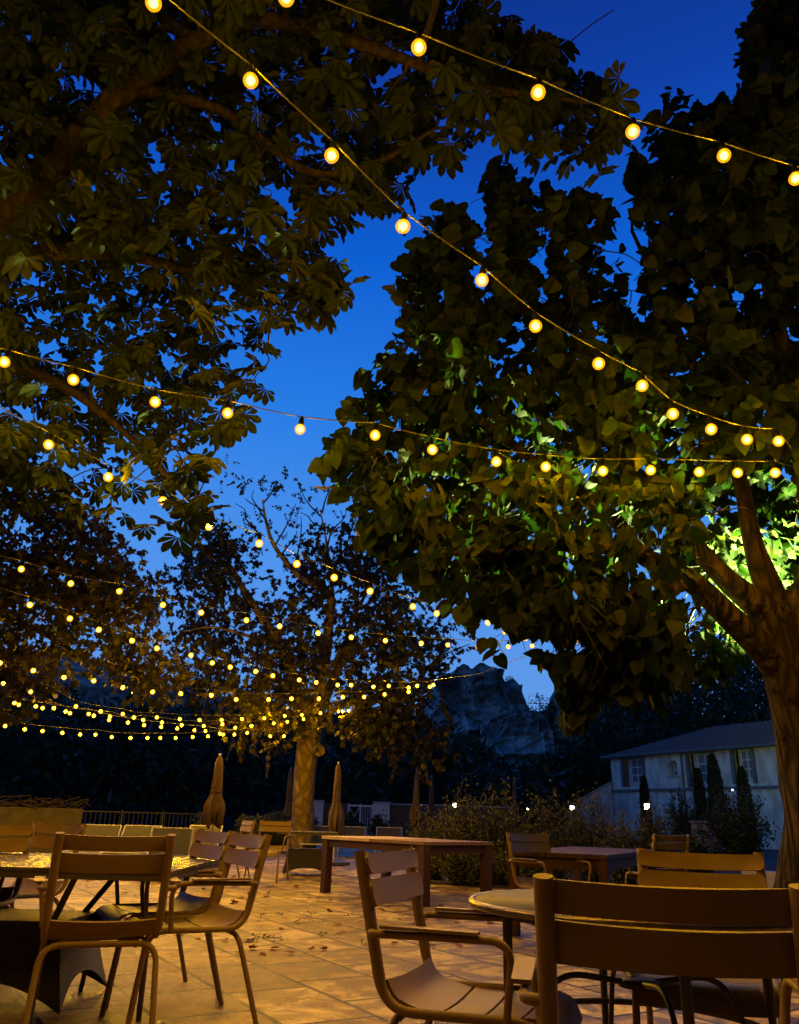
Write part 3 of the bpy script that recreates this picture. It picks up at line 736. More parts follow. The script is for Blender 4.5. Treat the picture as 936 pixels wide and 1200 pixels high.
def twigs(tree, ends, r, prob=1.0, poly=None):
    if poly is not None: 
        tx, ty, td = proj(ends[:, 2]); ends = ends[outline(ends[:, 2], poly, 1) & outline(ends[:, 1], poly, 1) & ~((tx > 800) & (ty > 560))]
    for e in ends:
        if random.random() < prob: tree.br.tube([V(q)-tree.loc for q in e], [r, r*.8, r*.4], 4, caps=False)

def outline(P, poly, jit=9):
    x, y, d = proj(P); n = len(P)
    wx = .55*(6*np.sin(y*.17+2.1*np.sin(x*.06))+4*np.sin(y*.41+x*.1)); wy = .55*(6*np.sin(x*.15+1.7*np.sin(y*.07))+4*np.sin(x*.37+y*.13))
    return inpoly(poly, x+wx+RNG.normal(size=n)*jit*.6, y+wy+RNG.normal(size=n)*jit*.6)
OUT_R = [(1400, -600), (905, -20), (880, 20), (868, 70), (872, 105), (850, 128), (815, 118), (795, 108), (780, 98), (757, 140), (752, 172), (724, 182), (726, 198), (745, 208), (740, 240), (744, 270), (756, 290), (757, 335), (736, 385), (727, 335), (727, 285), (714, 240), (700, 222), (685, 222), (670, 238), (655, 226), (640, 226), (634, 245), (644, 262), (652, 282), (645, 315), (633, 390), (625, 320), (622, 280), (617, 240), (614, 210), (600, 190), (587, 183), (576, 195), (566, 208), (568, 240), (578, 262), (580, 300), (562, 390), (553, 325), (551, 285), (548, 262), (536, 240), (520, 242), (498, 255), (478, 290), (466, 330), (475, 390), (440, 420), (408, 455), (405, 485), (420, 500), (372, 528), (366, 545), (390, 580), (418, 600), (425, 640), (470, 665), (490, 690), (500, 725), (540, 735), (560, 755), (590, 770), (610, 768), (648, 782), (660, 800), (662, 840), (670, 862), (682, 845), (700, 830), (720, 810), (745, 828), (775, 835), (800, 818), (835, 825), (850, 800), (880, 770), (1000, 740), (1400, 800)]
OUT_CH = [(-2500, -2500), (560, -2500), (585, -60), (590, 10), (612, 30), (650, 28), (690, 60), (732, 85), (730, 130), (738, 180), (705, 218), (665, 212), (640, 215), (618, 192), (575, 165), (548, 170), (530, 215), (500, 205), (490, 230), (455, 250), (420, 262), (400, 285), (420, 325), (408, 360), (398, 388), (350, 378), (330, 400), (298, 440), (316, 480), (275, 515), (252, 545), (238, 600), (258, 630), (232, 662), (205, 640), (180, 625), (140, 630), (100, 625), (0, 615), (-300, 700), (-2500, 900)]
OUT_M = [(-400, 500), (50, 555), (115, 600), (165, 650), (190, 680), (208, 705), (185, 725), (195, 750), (215, 775), (222, 800), (195, 822), (165, 825), (140, 805), (110, 790), (60, 812), (48, 845), (0, 850), (-400, 860)]
# --- the big tree at the right (heart shaped leaves)
gb = V((3.16, 6.75, 0))
T = Tree('broadleaf_tree', gb, 'big thick trunked tree with heart shaped leaves lit green from behind its fork')
T.trunk([gb+V((0.02, 0, -.05)), pt(966, 985, 6.0), pt(955, 900, 6.1), pt(947, 840, 6.15), pt(932, 775, 6.2), pt(918, 715, 6.25)], [.36, .285, .265, .255, .25, .24], 56, .16)
T.limb([pt(925, 800, 6.2), pt(890, 757, 6.15), pt(853, 722, 6.1), pt(810, 682, 5.95), pt(749, 648, 5.85), pt(719, 607, 5.9), pt(650, 560, 6.1), pt(560, 490, 6.3), pt(480, 440, 6.3)], .135, .02, 20)
T.limb([pt(920, 735, 6.25), pt(878, 702, 6.2), pt(840, 668, 6.2), pt(780, 600, 6.5), pt(700, 500, 6.6), pt(620, 380, 6.6), pt(580, 240, 6.6)], .13, .015, 16)
T.limb([pt(915, 725, 6.3), pt(893, 670, 6.35), pt(880, 628, 6.45), pt(860, 540, 6.6), pt(800, 400, 6.8), pt(740, 270, 7)], .13, .015, 16)
T.limb([pt(925, 725, 6.25), pt(955, 660, 6.3), pt(935, 480, 6.3), pt(895, 300, 6.5), pt(885, 40, 6.8)], .16, .015, 16)
T.limb([pt(930, 740, 6.2), pt(985, 680, 5.8), pt(1040, 520, 5.3), pt(1060, 330, 5.2)], .14, .03, 14)
T.limb([pt(810, 682, 5.95), pt(760, 700, 5.5), pt(700, 715, 5.1), pt(650, 745, 4.9)], .055, .012, 8)
T.limb([pt(749, 648, 5.75), pt(660, 640, 5.4), pt(560, 650, 5.2), pt(480, 640, 5.2)], .05, .012, 8)
poly_main = [(990, -60), (905, -30), (885, 30), (880, 95), (845, 125), (800, 150), (775, 215), (790, 260), (775, 330), (735, 330), (712, 260), (690, 245), (660, 260), (640, 220), (600, 200), (575, 215), (560, 265), (525, 280), (500, 320), (482, 365), (470, 430), (430, 470), (420, 500), (385, 540), (420, 570), (445, 630), (480, 660), (520, 690), (560, 715), (620, 735), (700, 745), (780, 740), (840, 700), (860, 640), (900, 560), (990, 560)]
main = sample_poly(poly_main, 480, 8)
cl = []; bias = []
for x, y in main:
    lo = 5.45 if y < 560 else 4.9
    cl.append(pt(x, y, random.uniform(lo, lo+2.3))); up = np.clip((430-y)/350, -.4, 1)
    bias.append((-.1, 0, .75*up))
# drooping skirt
for x, y in sample_poly([(590, 715), (560, 690), (700, 700), (860, 690), (850, 740), (760, 770), (700, 775), (665, 800), (640, 765)], 60, 6):
    cl.append(pt(x, y, random.uniform(4.7, 5.9))); bias.append((0, 0, -.9))
for x, y in [(655, 770), (668, 790), (700, 790), (645, 745), (672, 815), (662, 800), (690, 770), (735, 790), (760, 780), (600, 735), (575, 730), (630, 745)]:
    cl.append(pt(x, y, random.uniform(4.6, 5.2))); bias.append((0, 0, -1.1))
# spires against the sky
for (x, y) in [(598, 225), (590, 255), (650, 245), (648, 275), (682, 262), (880, 60), (888, 100), (860, 140), (800, 165), (760, 225), (752, 300), (535, 290), (505, 330), (480, 380), (880, 20), (575, 300), (895, 140), (850, 190), (910, 60), (905, 180), (870, 230), (920, 120), (830, 240), (880, 280), (920, 240)]:
    for q in range(2): cl.append(pt(x+random.uniform(-14, 14), y+random.uniform(-5, 15), random.uniform(5.8, 7.0))); bias.append((0, 0, 1.1))
# leaves behind the fork, caught by the floodlight
for x, y in sample_poly([(835, 570), (965, 560), (965, 715), (930, 700), (900, 670), (870, 700), (840, 670)], 40, 3):
    cl.append(pt(x, y, random.uniform(7.15, 8.0))); bias.append((0, 0, -.2))
for x, y in [(858, 735), (868, 722), (850, 715), (875, 745), (862, 748), (845, 725), (855, 755), (880, 735), (868, 760), (842, 740), (850, 745), (872, 712), (860, 725), (878, 758)]:
    cl.append(pt(x, y, random.uniform(6.9, 7.3))); bias.append((0, 0, -.6))
T.reach(cl, .012, .004)
for k in range(110):   # unseen far right and near side of the crown, added to shade the terrace
    cl.append(V((random.uniform(2.2, 7.5), random.uniform(-1.0, 6.5), random.uniform(4.6, 7.5)))); bias.append((0, 0, 0))
P, A, Nn, en = shoots(cl, 4, .46, 12, np.array(bias), .13, .25, .55, np.array(pt(880, 640, 6.3)), .45)
S = .06+.085*RNG.random(len(P))**1.3; kp = clear_of_bulbs(P, .12)
x, y, d = proj(P)
trunkwin = (x > 868) & (y > 640) & (d < 6.35)           # the fork stands clear of its own leaves on this side
limbwin = (x > 800) & (y > 690) & (d < 6.1) & (y > 690+(860-x)*.3)
window = ((x-888)/78)**2+((y-645)/104)**2 < 1             # opening round the fork, lit from behind
window |= ((x-862)/30)**2+((y-738)/36)**2 < 1
window |= (np.abs((y-607)-(x-719)*1.0) < 16) & (x > 700) & (x < 800) & (RNG.random(len(x)) < .75)
kp &= ~trunkwin & ~limbwin & ~(window & (d < 6.95)) & outline(P+norm(A)*S[:, None]*.5, OUT_R, 6) & (np.linalg.norm(P-np.array(pt(893, 735, 6.9)), axis=1) > .42)
kp &= ~((d < 4.6) & (P[:, 2] < 4.2))
# the crown is hollow along its big lower bough: leaves sit on the outside
l0 = np.array(pt(890, 700, 6.7)); l1 = np.array(pt(600, 625, 5.95)); tt = np.clip(((P-l0)@(l1-l0))/((l1-l0)@(l1-l0)), 0, 1)
dist = np.linalg.norm(P-(l0+tt[:, None]*(l1-l0)), axis=1); kp &= (dist > .34+.45*(1-tt)) | (d > 6.95)

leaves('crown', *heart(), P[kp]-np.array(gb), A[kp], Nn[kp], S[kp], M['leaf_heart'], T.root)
twigs(T, en, .0035, .6, OUT_R); T.finish(M['bark_near'], M['bark_dark'])

# --- horse chestnut overhead at the left, trunk beyond the picture edge
cb = V((-4.9, 5.3, 0))
T = Tree('chestnut_tree', cb, 'horse chestnut with hand shaped leaves spreading overhead, its trunk out of view')
T.trunk([cb+V((0, 0, -.05)), cb+V((.05, 0, 1.2)), cb+V((.1, -.05, 2.4)), cb+V((.2, -.1, 3.2))], [.42, .34, .31, .28], 28, .12)
fk = cb+V((.2, -.1, 3.1))
T.limb([fk, pt(-120, 330, 5.3), pt(0, 255, 5.2), pt(90, 165, 5.15), pt(150, 102, 5.1), pt(230, 50, 5.0), pt(300, 22, 4.9), pt(420, 50, 4.8), pt(560, 100, 4.75), pt(690, 120, 4.7)], .15, .012, 18)
T.limb([fk, pt(-120, 330, 5.5), pt(0, 300, 5.4), pt(130, 297, 5.4), pt(240, 320, 5.4), pt(350, 340, 5.3)], .11, .012, 14)
T.limb([fk, pt(-120, 440, 6), pt(-20, 425, 6), pt(70, 450, 6.1), pt(150, 510, 6.2), pt(225, 590, 6.2)], .10, .012, 12)
T.limb([fk, pt(-100, 150, 5.6), pt(10, 90, 5.5), pt(70, 20, 5.3), pt(120, -60, 5.2)], .13, .03, 12)
T.limb([pt(230, 50, 5.0), pt(190, 10, 5.1), pt(240, -60, 5.2)], .05, .02, 8)
T.limb([pt(150, 102, 5.1), pt(260, 130, 5.2), pt(360, 200, 5.2), pt(440, 190, 5.1), pt(510, 150, 5.0)], .045, .01, 8)
poly_ch = [(-70, -60), (560, -60), (585, 20), (640, 55), (695, 80), (715, 120), (705, 185), (660, 190), (620, 165), (560, 150), (520, 175), (480, 205), (435, 230), (390, 245), (370, 280), (395, 325), (385, 360), (340, 355), (310, 385), (280, 440), (290, 475), (255, 505), (225, 540), (215, 585), (170, 590), (100, 590), (0, 580), (-70, 580)]
cl = []
for x, y in sample_poly(poly_ch, 330, 12):
    lo = 4.75 if y < 330 else 5.5
    cl.append(pt(x, y, random.uniform(lo, lo+1.9)))
for x, y in [(238, 610), (225, 600), (232, 630), (215, 590), (400, 340), (372, 350), (300, 450), (410, 250), (700, 150), (660, 70), (720, 120), (640, 175), (590, 30), (275, 480), (240, 560), (360, 370), (310, 410)]: cl.append(pt(x, y, random.uniform(4.9, 5.5)))
T.reach(cl, .012, .004)
for k in range(130):   # unseen near side of the crown, added overhead and behind against sky light
    cl.append(V((random.uniform(-7, 1.6), random.uniform(-2.5, 4.5), random.uniform(5.0, 7.2))))
T.reach(cl[-130:], .012, .004, maxlen=6)
C = np.array([list(c) for c in cl]); per = 8; n = len(C)*per
P = np.repeat(C, per, 0)+RNG.normal(size=(n, 3))*np.array([.17, .17, .13])
A = rvec(n)*np.array([1, 1, .4])+np.array([.12, -.1, -.45]); Nn = rvec(n)*.55+np.array([0, 0, 1.0])
S = RNG.uniform(.105, .17, n); kp = clear_of_bulbs(P, .24)
x, y, d = proj(P); kp &= ~((d < 5.1) & (np.abs(y-(255-.95*x)) < 16) & (x < 240))
vis = (d > .3) & (x > -50) & (y > -50) & (x < 990); kp &= (d < .3) | outline(P+norm(A)*S[:, None]*.5, OUT_CH, 7)
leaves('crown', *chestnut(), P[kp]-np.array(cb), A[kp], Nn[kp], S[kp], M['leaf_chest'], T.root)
T.finish(M['bark_dark'], M['bark_dark'])

# --- a second tree farther left, finer leaves
lb = V((-8.3, 12.5, 0))
T = Tree('maple_tree', lb, 'spreading tree with fine lobed leaves behind and below the chestnut boughs')
T.trunk([lb, lb+V((.05, 0, 1.5)), lb+V((.2, 0, 3.4))], [.36, .3, .26], 20, .1)
f2 = lb+V((.2, 0, 3.3))
T.limb([f2, pt(-60, 620, 12), pt(30, 590, 11.6), pt(100, 630, 11.4), pt(170, 690, 11.2)], .13, .015, 10)
T.limb([f2, pt(-40, 660, 12), pt(60, 660, 11.8), pt(130, 720, 11.6), pt(190, 770, 11.6)], .11, .012, 10)
T.limb([f2, pt(-60, 720, 12), pt(20, 730, 12), pt(80, 760, 12.2), pt(120, 790, 12.2)], .09, .012, 8)
T.limb([f2, pt(-60, 760, 11.5), pt(0, 790, 11.3), pt(40, 820, 11.2)], .07, .012, 8)
cl = [pt(x, y, random.uniform(11, 13.4)) for x, y in sample_poly([(-60, 560), (50, 560), (115, 610), (165, 670), (185, 705), (150, 735), (185, 765), (200, 790), (160, 800), (120, 775), (70, 790), (0, 790), (-60, 800)], 210, 6)]
cl += [pt(x, y, random.uniform(10.6, 11.6)) for x, y in sample_poly([(-50, 780), (40, 785), (70, 800), (40, 825), (-10, 835), (-50, 840)], 26, 4)]
cl += [pt(x, y, random.uniform(11, 12)) for x, y in sample_poly([(140, 790), (215, 780), (190, 815), (165, 818)], 12, 4)]
T.reach(cl, .016, .005)
P, A, Nn, en = shoots(cl, 5, .55, 10, (.1, 0, -.05), .18, .3, .5)
kp = clear_of_bulbs(P, .12) & outline(P, OUT_M)
leaves('crown', *lobed(), P[kp]-np.array(lb), A[kp], Nn[kp], RNG.uniform(.07, .125, kp.sum()), M['leaf_plane'], T.root)
T.finish(M['bark_dark'])

# --- plane tree in the middle
pb = gp(355, 1003)
T = Tree('plane_tree', pb, 'plane tree with a pale blotched trunk in mid terrace, bare twigs at its top')
D = 20.4
q = lambda x, y, dd=0: pt(x, y, D+dd)
T.trunk([pb+V((0, 0, -.05)), q(355, 960), q(357, 915), q(361, 875), q(365, 845)], [.36, .285, .275, .29, .30], 32, .10)
# cut limb stub on the trunk
T.tr.tube([q(365, 872)-pb, q(373, 879, -.35)-pb, q(375, 880, -.5)-pb], [.17, .15, .14], 14)
T.limb([q(363, 860), q(352, 825), q(342, 790), q(330, 757), q(305, 720), q(285, 690), q(270, 665), q(245, 650), q(225, 640)], .20, .03, 12)
T.limb([q(366, 855), q(372, 820), q(380, 780), q(385, 740), q(388, 700), q(375, 690), q(348, 672), q(322, 640), q(312, 610), q(308, 585)], .20, .02, 12)
T.limb([q(385, 740), q(390, 700), q(386, 660), q(382, 630), q(376, 600)], .08, .015, 8)
T.limb([q(368, 850), q(385, 810, .6), q(405, 770, 1), q(440, 750, 1), q(460, 725, 1), q(478, 710, 1), q(500, 700, 1)], .17, .02, 10)
T.limb([q(405, 770, 1), q(412, 730, 1), q(430, 690, 1), q(425, 650, 1)], .10, .015, 8)
T.limb([q(368, 850), q(400, 828, -.6), q(430, 823, -1.2), q(470, 822, -1.6), q(500, 815, -1.8)], .09, .015, 8)
T.limb([q(440, 750, 1), q(500, 770, 1), q(550, 755, .5)], .06, .01, 6)
T.limb([q(330, 757), q(290, 745, -.6), q(250, 735, -1), q(215, 740, -1)], .07, .01, 6)
T.limb([q(350, 820), q(310, 815, -1), q(270, 810, -1.5), q(230, 815, -2)], .08, .012, 8)
fine = []
for (x, y, dx, dy) in [(312, 610, -14, -36), (308, 590, 16, -25), (322, 640, 25, -50), (345, 665, 8, -60), (376, 605, -22, -30), (378, 600, 8, -32), (384, 640, 22, -45), (300, 620, -24, -30), (382, 620, -30, -20), (330, 650, 18, -28), (395, 660, 25, -55), (310, 600, -22, -16)]:
    s0 = q(x, y); ps = [s0, q(x+dx*.4+random.uniform(-6, 6), y+dy*.4), q(x+dx*.75+random.uniform(-6, 6), y+dy*.75, random.uniform(-.5, .5)), q(x+dx, y+dy, random.uniform(-.6, .6))]
    T.limb(ps, .028, .008, 5, into=T.br, n=5)
    for k in range(4):
        e_ = ps[random.choice((1, 2, 3))]; fine.append(e_+V(RNG.normal(size=3))*np.float64(.32)+V((0, 0, .2)))
cl = []
dense = [(205, 720), (250, 680), (300, 690), (330, 690), (370, 690), (390, 690), (440, 680), (480, 710), (530, 745), (555, 768), (520, 780), (490, 800), (500, 830), (460, 855), (425, 850), (395, 835), (340, 852), (300, 850), (240, 830), (200, 790), (215, 750)]
cl += [q(x, y, random.uniform(-3, 3.5)) for x, y in sample_poly(dense, 250, 5)]
cl += [q(x, y, random.uniform(-1.5, 2)) for x, y in sample_poly([(215, 645), (255, 618), (285, 640), (290, 680), (260, 700), (215, 700)], 44, 4)]
cl += [q(x, y, random.uniform(-1.5, 2)) for x, y in sample_poly([(345, 650), (380, 640), (400, 690), (350, 690)], 18, 4)]
cl += [q(x, y, random.uniform(-1.5, 2)) for x, y in sample_poly([(405, 610), (440, 640), (480, 690), (470, 710), (410, 690)], 30, 4)]
warm = [q(x, y, random.uniform(-2.8, -1)) for x, y in sample_poly([(395, 820), (510, 800), (512, 830), (490, 845), (500, 880), (470, 885), (440, 870), (410, 850)], 46, 4)]
warm += [q(x, y, random.uniform(-2.5, -.5)) for x, y in sample_poly([(270, 830), (350, 835), (345, 862), (300, 862)], 20, 4)]
T.reach(cl+warm, .018, .006, seg=4)
P, A, Nn, en = shoots(cl+warm, 5, .62, 11, (0, 0, .05), .3, .25, .5)
P2, A2, N2, en2 = shoots(fine, 2, .30, 6, (0, 0, .4), .05, .1, .2)
P = np.concatenate([P, P2]); A = np.concatenate([A, A2]); Nn = np.concatenate([Nn, N2])
kp = clear_of_bulbs(P, .15)
x, y, d = proj(P); kp &= ~((np.abs(x-358) < 15) & (y > 866))
SZ = np.concatenate([RNG.uniform(.085, .16, len(P)-len(P2)), RNG.uniform(.06, .12, len(P2))])
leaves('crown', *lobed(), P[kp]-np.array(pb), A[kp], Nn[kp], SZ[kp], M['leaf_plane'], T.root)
T.finish(M['bark_plane'], M['bark_dark'])

# floodlight strapped behind the fork of the big tree
lp = pt(897, 752, 6.78)
fl = empty('floodlight', lp, 0, 'small black floodlight strapped behind the fork of the thick trunk', 'floodlight')
b = MB(); b.lathe([(.001, -.06), (.05, -.06), (.07, .03), (.075, .05), (.001, .045)], 20); b.build('housing', M['black'], fl)
b = MB(); b.box((0, -.12, -.08), (.03, .24, .02), bevel=.004); b.build('bracket', M['black'], fl)
for tgt, en_, ang_ in ((pt(880, 645, 7.9), 11000, 124), (pt(640, 625, 5.75), 11000, 60)):
    ld = bpy.data.lights.new('floodlight_lamp', 'SPOT'); ld.energy = en_; ld.color = (.78, 1.0, .24); ld.spot_size = math.radians(ang_); ld.spot_blend = .7; ld.shadow_soft_size = .05
    lo = bpy.data.objects.new('floodlight_lamp', ld); COL.objects.link(lo); lo.parent = fl; lo.location = (0, 0, .075)
    aim = (tgt-V(lp)).normalized(); lo.rotation_euler = aim.to_track_quat('-Z', 'Y').to_euler()
# ------------------------------------------------------------------ shrubs in the bed
def shrub(px, ybase, ytop, d, wpx, nst, label, leaf=.06, m='leaf_bush', per=11, cat='shrub', group='shrubs in the planting bed', name='shrub'):
    p = pt(px, ytop, d); base = V((p.x, (d-(0-CH)*F.z)/F.y, .03)); base.x = (px-468)/FPX*d
    H_ = p.z; W_ = wpx/936*d/2
    t = Tree(name, base, label, group, cat)
    P = []; A = []; Nn = []
    for k in range(nst):
        a = random.random()*2*PI; r_ = math.sqrt(random.random()); top = base+V((W_*r_*math.cos(a), W_*.8*r_*math.sin(a), H_*(1-.45*r_*r_)*random.uniform(.6, 1.05)))
        mid = base.lerp(top, .5)+V(RNG.normal(size=3))*.08; b0 = base+V((W_*.3*r_*math.cos(a), W_*.3*r_*math.sin(a), -.03))
        ps = spline([b0, mid, top], 6); t.br.tube([p_-base for p_ in ps], [.010-.007*i/(len(ps)-1) for i in range(len(ps))], 4, caps=False)
        for i in range(per*3):
            u = .12+.88*random.random()**.8; q_ = ps[min(int(u*(len(ps)-1)), len(ps)-2)].lerp(ps[min(int(u*(len(ps)-1)), len(ps)-2)+1], random.random())
            P.append(list(q_+V(RNG.normal(size=3))*.05)); A.append(list((top-b0).normalized()*.5+V(RNG.normal(size=3))*.6)); Nn.append(list(V(RNG.normal(size=3))))
    P = np.array(P); P[:, 2] = np.maximum(P[:, 2], .06)
    leaves('crown', *oval(), P-np.array(base), np.array(A), np.array(Nn), RNG.uniform(.6, 1.3, len(P))*leaf, M[m], t.root)
    t.finish(M['bark_dark'])
shrub(520, 1040, 935, 13.2, 70, 60, 'pale upright shrub at the front corner of the bed, behind the wooden table')
shrub(552, 1040, 912, 12.8, 60, 60, 'tall feathery shrub with thin spikes beside the corner shrub')
shrub(600, 1040, 915, 12.5, 80, 90, 'tall loose shrub behind the heavy wooden table end')
shrub(655, 1040, 925, 12.2, 80, 90, 'broad shrub behind the small chair at the plank table')
shrub(705, 1030, 920, 12.6, 80, 90, 'tall shrub in front of the house corner, mid bed')
shrub(745, 1020, 948, 11.8, 60, 60, 'low warm lit shrub beneath the white garden lamp')
shrub(787, 1020, 938, 12.2, 66, 80, 'round topped warm shrub before the low grey wall')
shrub(560, 1050, 985, 12.6, 120, 90, 'low dark ground shrub filling the bed edge by the table leg', leaf=.05)
shrub(640, 1050, 985, 11.7, 130, 90, 'low shrub filling the bed behind the small chair legs', leaf=.05)
shrub(880, 1000, 918, 19, 95, 130, 'wide dark clipped shrub beside the thick trunk', leaf=.09, m='leaf_dark', group='garden shrubs near the house')
shrub(835, 1000, 975, 15, 60, 50, 'dark low shrub in the shade left of the thick trunk', leaf=.08, m='leaf_dark', group='garden shrubs near the house')
shrub(812, 965, 926, 30, 50, 60, 'pale green shrub at the foot of the cypresses', leaf=.14, group='garden shrubs near the house')
# ground plants before the far garden wall
for px, yt, wp, lab in [(375, 962, 20, 'dark bushy plant under the pale wall by the trunk'), (422, 952, 22, 'spiky dark plant in front of the white gate'), (455, 955, 18, 'small dark bush at the pale wall beyond the gate'), (300, 963, 30, 'low dark bush at the end of the iron railing')]:
    shrub(px, 970, yt, 30, wp*1.3, 40, lab, leaf=.13, m='leaf_dark', group='plants at the garden wall')
def hedge(px0, px1, ytop, d, label):
    a = pt(px0, ytop, d); c = pt(px1, ytop, d); W_ = c.x-a.x; H_ = a.z
    base = V(((a.x+c.x)/2, (d-(0-CH)*F.z)/F.y, 0)); root = empty('clipped_hedge', base, 0, label, 'hedge', 'clipped hedges behind the loungers')
    n = int(900*max(1, W_)); face = RNG.integers(0, 3, n); U = RNG.uniform(-.5, .5, (n, 3)); 
    U[face == 0, 1] = -.5; U[face == 1, 2] = .5; U[face == 2, 0] = np.sign(U[face == 2, 0])*.5
    P = U*np.array([W_, .8, H_])+np.array([0, 0, H_/2])+RNG.normal(size=(n, 3))*.03; P[:, 2] = np.maximum(P[:, 2], .02)
    leaves('foliage', *oval(), P, rvec(n), rvec(n), RNG.uniform(.06, .12, n), M['leaf_bush'], root)
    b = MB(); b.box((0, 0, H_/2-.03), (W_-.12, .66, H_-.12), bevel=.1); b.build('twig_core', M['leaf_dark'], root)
hedge(231, 255, 955, 22, 'small clipped hedge right behind the tan parasol')
hedge(280, 311, 960, 21, 'low clipped hedge between the tan parasol and the plane tree')
hedge(312, 344, 955, 23, 'taller clipped hedge touching the plane tree trunk')

# ------------------------------------------------------------------ fence, walls, gate
def plane_pts(px, d): p = pt(px, 955, d); return V((p.x, p.y, 0))
def wall_obj(name, px0, px1, d0, d1, h, m, label, cat='wall', thick=.3, cap=None, group=None):
    a = plane_pts(px0, d0); c = plane_pts(px1, d1); L_ = (c-a).length; ang = math.atan2(c.y-a.y, c.x-a.x)
    root = empty(name, (a+c)/2, ang, label, cat, group)
    b = MB(); b.box((0, 0, h/2), (L_, thick, h), bevel=.02); b.build('wall_body', M[m], root)
    if cap: b = MB(); b.box((0, 0, h+.032), (L_+.06, thick+.08, .06), bevel=.01); b.build('coping', M[cap], root)
    return root, L_
root, L_ = wall_obj('stone_wall', -40, 92, 15.5, 17.5, .97, 'stone', 'low rubble wall with dry vine twigs along its top')
b = MB()
for k in range(70):
    x = random.uniform(-L_/2, L_/2); p0 = V((x, random.uniform(-.1, .1), .96)); p1 = p0+V((random.uniform(-.5, .5), random.uniform(-.1, .1), random.uniform(.03, .2))); p2 = p1+V((random.uniform(-.4, .4), random.uniform(-.2, .1), random.uniform(-.12, .1)))
    b.tube(spline([p0, p1, p2], 4), .012, 4)
b.build('vine_twigs', M['bark_dark'], root)
a = plane_pts(92, 19.0); c = plane_pts(236, 21.0); L_ = (c-a).length
root = empty('iron_railing', (a+c)/2, math.atan2(c.y-a.y, c.x-a.x), 'dark iron railing of thin upright bars behind the loungers', 'railing')
b = MB(); b.box((0, 0, .92), (L_, .04, .025)); b.box((0, 0, .12), (L_, .03, .025)); b.build('rail', M['black'], root)
b = MB()
for x in np.arange(-L_/2+.06, L_/2, .12): b.tube([(x, 0, .13), (x, 0, .91)], .008, 6)
b.build('bars', M['black'], root)
for x in np.linspace(-L_/2, L_/2, 4): b = MB(); b.tube([(x, 0, 0), (x, 0, .97)], .022, 8); b.build('post', M['black'], root)

W0 = 36
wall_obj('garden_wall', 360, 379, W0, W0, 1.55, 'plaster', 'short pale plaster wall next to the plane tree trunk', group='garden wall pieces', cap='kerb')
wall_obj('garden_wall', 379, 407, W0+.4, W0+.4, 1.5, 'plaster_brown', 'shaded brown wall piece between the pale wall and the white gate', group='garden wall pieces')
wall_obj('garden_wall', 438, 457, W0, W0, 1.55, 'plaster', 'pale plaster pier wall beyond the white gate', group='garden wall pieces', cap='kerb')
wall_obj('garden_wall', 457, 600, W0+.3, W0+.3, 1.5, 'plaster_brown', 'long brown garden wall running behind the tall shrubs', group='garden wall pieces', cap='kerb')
a = plane_pts(407, W0); c = plane_pts(438, W0); L_ = (c-a).length
root = empty('garden_gate', (a+c)/2, 0, 'white gate of upright bars with a diagonal in the garden wall', 'gate')
b = MB()
for x in (-L_/2+.05, 0, L_/2-.05): b.box((x, 0, .75), (.07, .05, 1.5))
b.box((0, 0, 1.42), (L_-.1, .045, .07)); b.box((0, 0, .1), (L_-.1, .045, .07)); b.build('gate_frame', M['frame_white'], root)
b = MB()
for x in np.arange(.12, L_/2-.08, .11): b.tube([(x, 0, .13), (x, 0, 1.39)], .014, 6)
b.tube([(-L_/2+.09, 0, 1.36), (-.05, 0, .5)], .016, 6); b.tube([(-L_/2+.09, 0, .5), (-.05, 0, 1.36)], .016, 6); b.build('bars', M['frame_white'], root)

# low grey wall with an arch and lit edges, right of the bed
r_, L_ = wall_obj('low_wall', 812, 852, 24, 23, 1.05, 'shutter', 'low grey garden wall with a flat coping below the cypresses', cap='shutter')
wall_obj('pool_kerb', 868, 925, 13, 12.4, .34, 'kerb', 'pale low kerb at the foot of the thick trunk', cat='kerb', thick=.4)

# ------------------------------------------------------------------ house
dL, dR = 48.0, 38.5
a = pt(720, 966, dL); c = pt(904, 971, dR); a.z = c.z = 0
u = (c-a).normalized(); n = V((u.y, -u.x, 0))           # n faces the camera side
if n.y > 0: n = -n
ang = math.atan2(u.y, u.x)
LEN = (c-a).length*1.35
house = empty('house', a, ang, 'pale two storey stone house with a tiled roof beyond the garden', 'house')
def on_wall(px, py):
    rr_ = ray(px, py); t = (a-EYE).dot(n)/rr_.dot(n); p = EYE+rr_*t; return (p-a).dot(u), p.z
EAVE = on_wall(720, 887)[1]; DEP = 8.0
sgn = 1 if n.dot(V((-u.y, u.x, 0))) > 0 else -1       # local +y times sgn faces the camera
fy = sgn
ops = []
for (x0, y0, x1, y1, kind) in [(727, 890, 757, 922, 'bay'), (782, 892, 795, 909, 'arch'), (803, 884, 841, 922, 'bay'), (855, 879, 888, 918, 'bay')]:
    s0, zt = on_wall(x0, y0); s1, zb = on_wall(x1, y1); ops.append((s0, s1, zb, zt, kind))
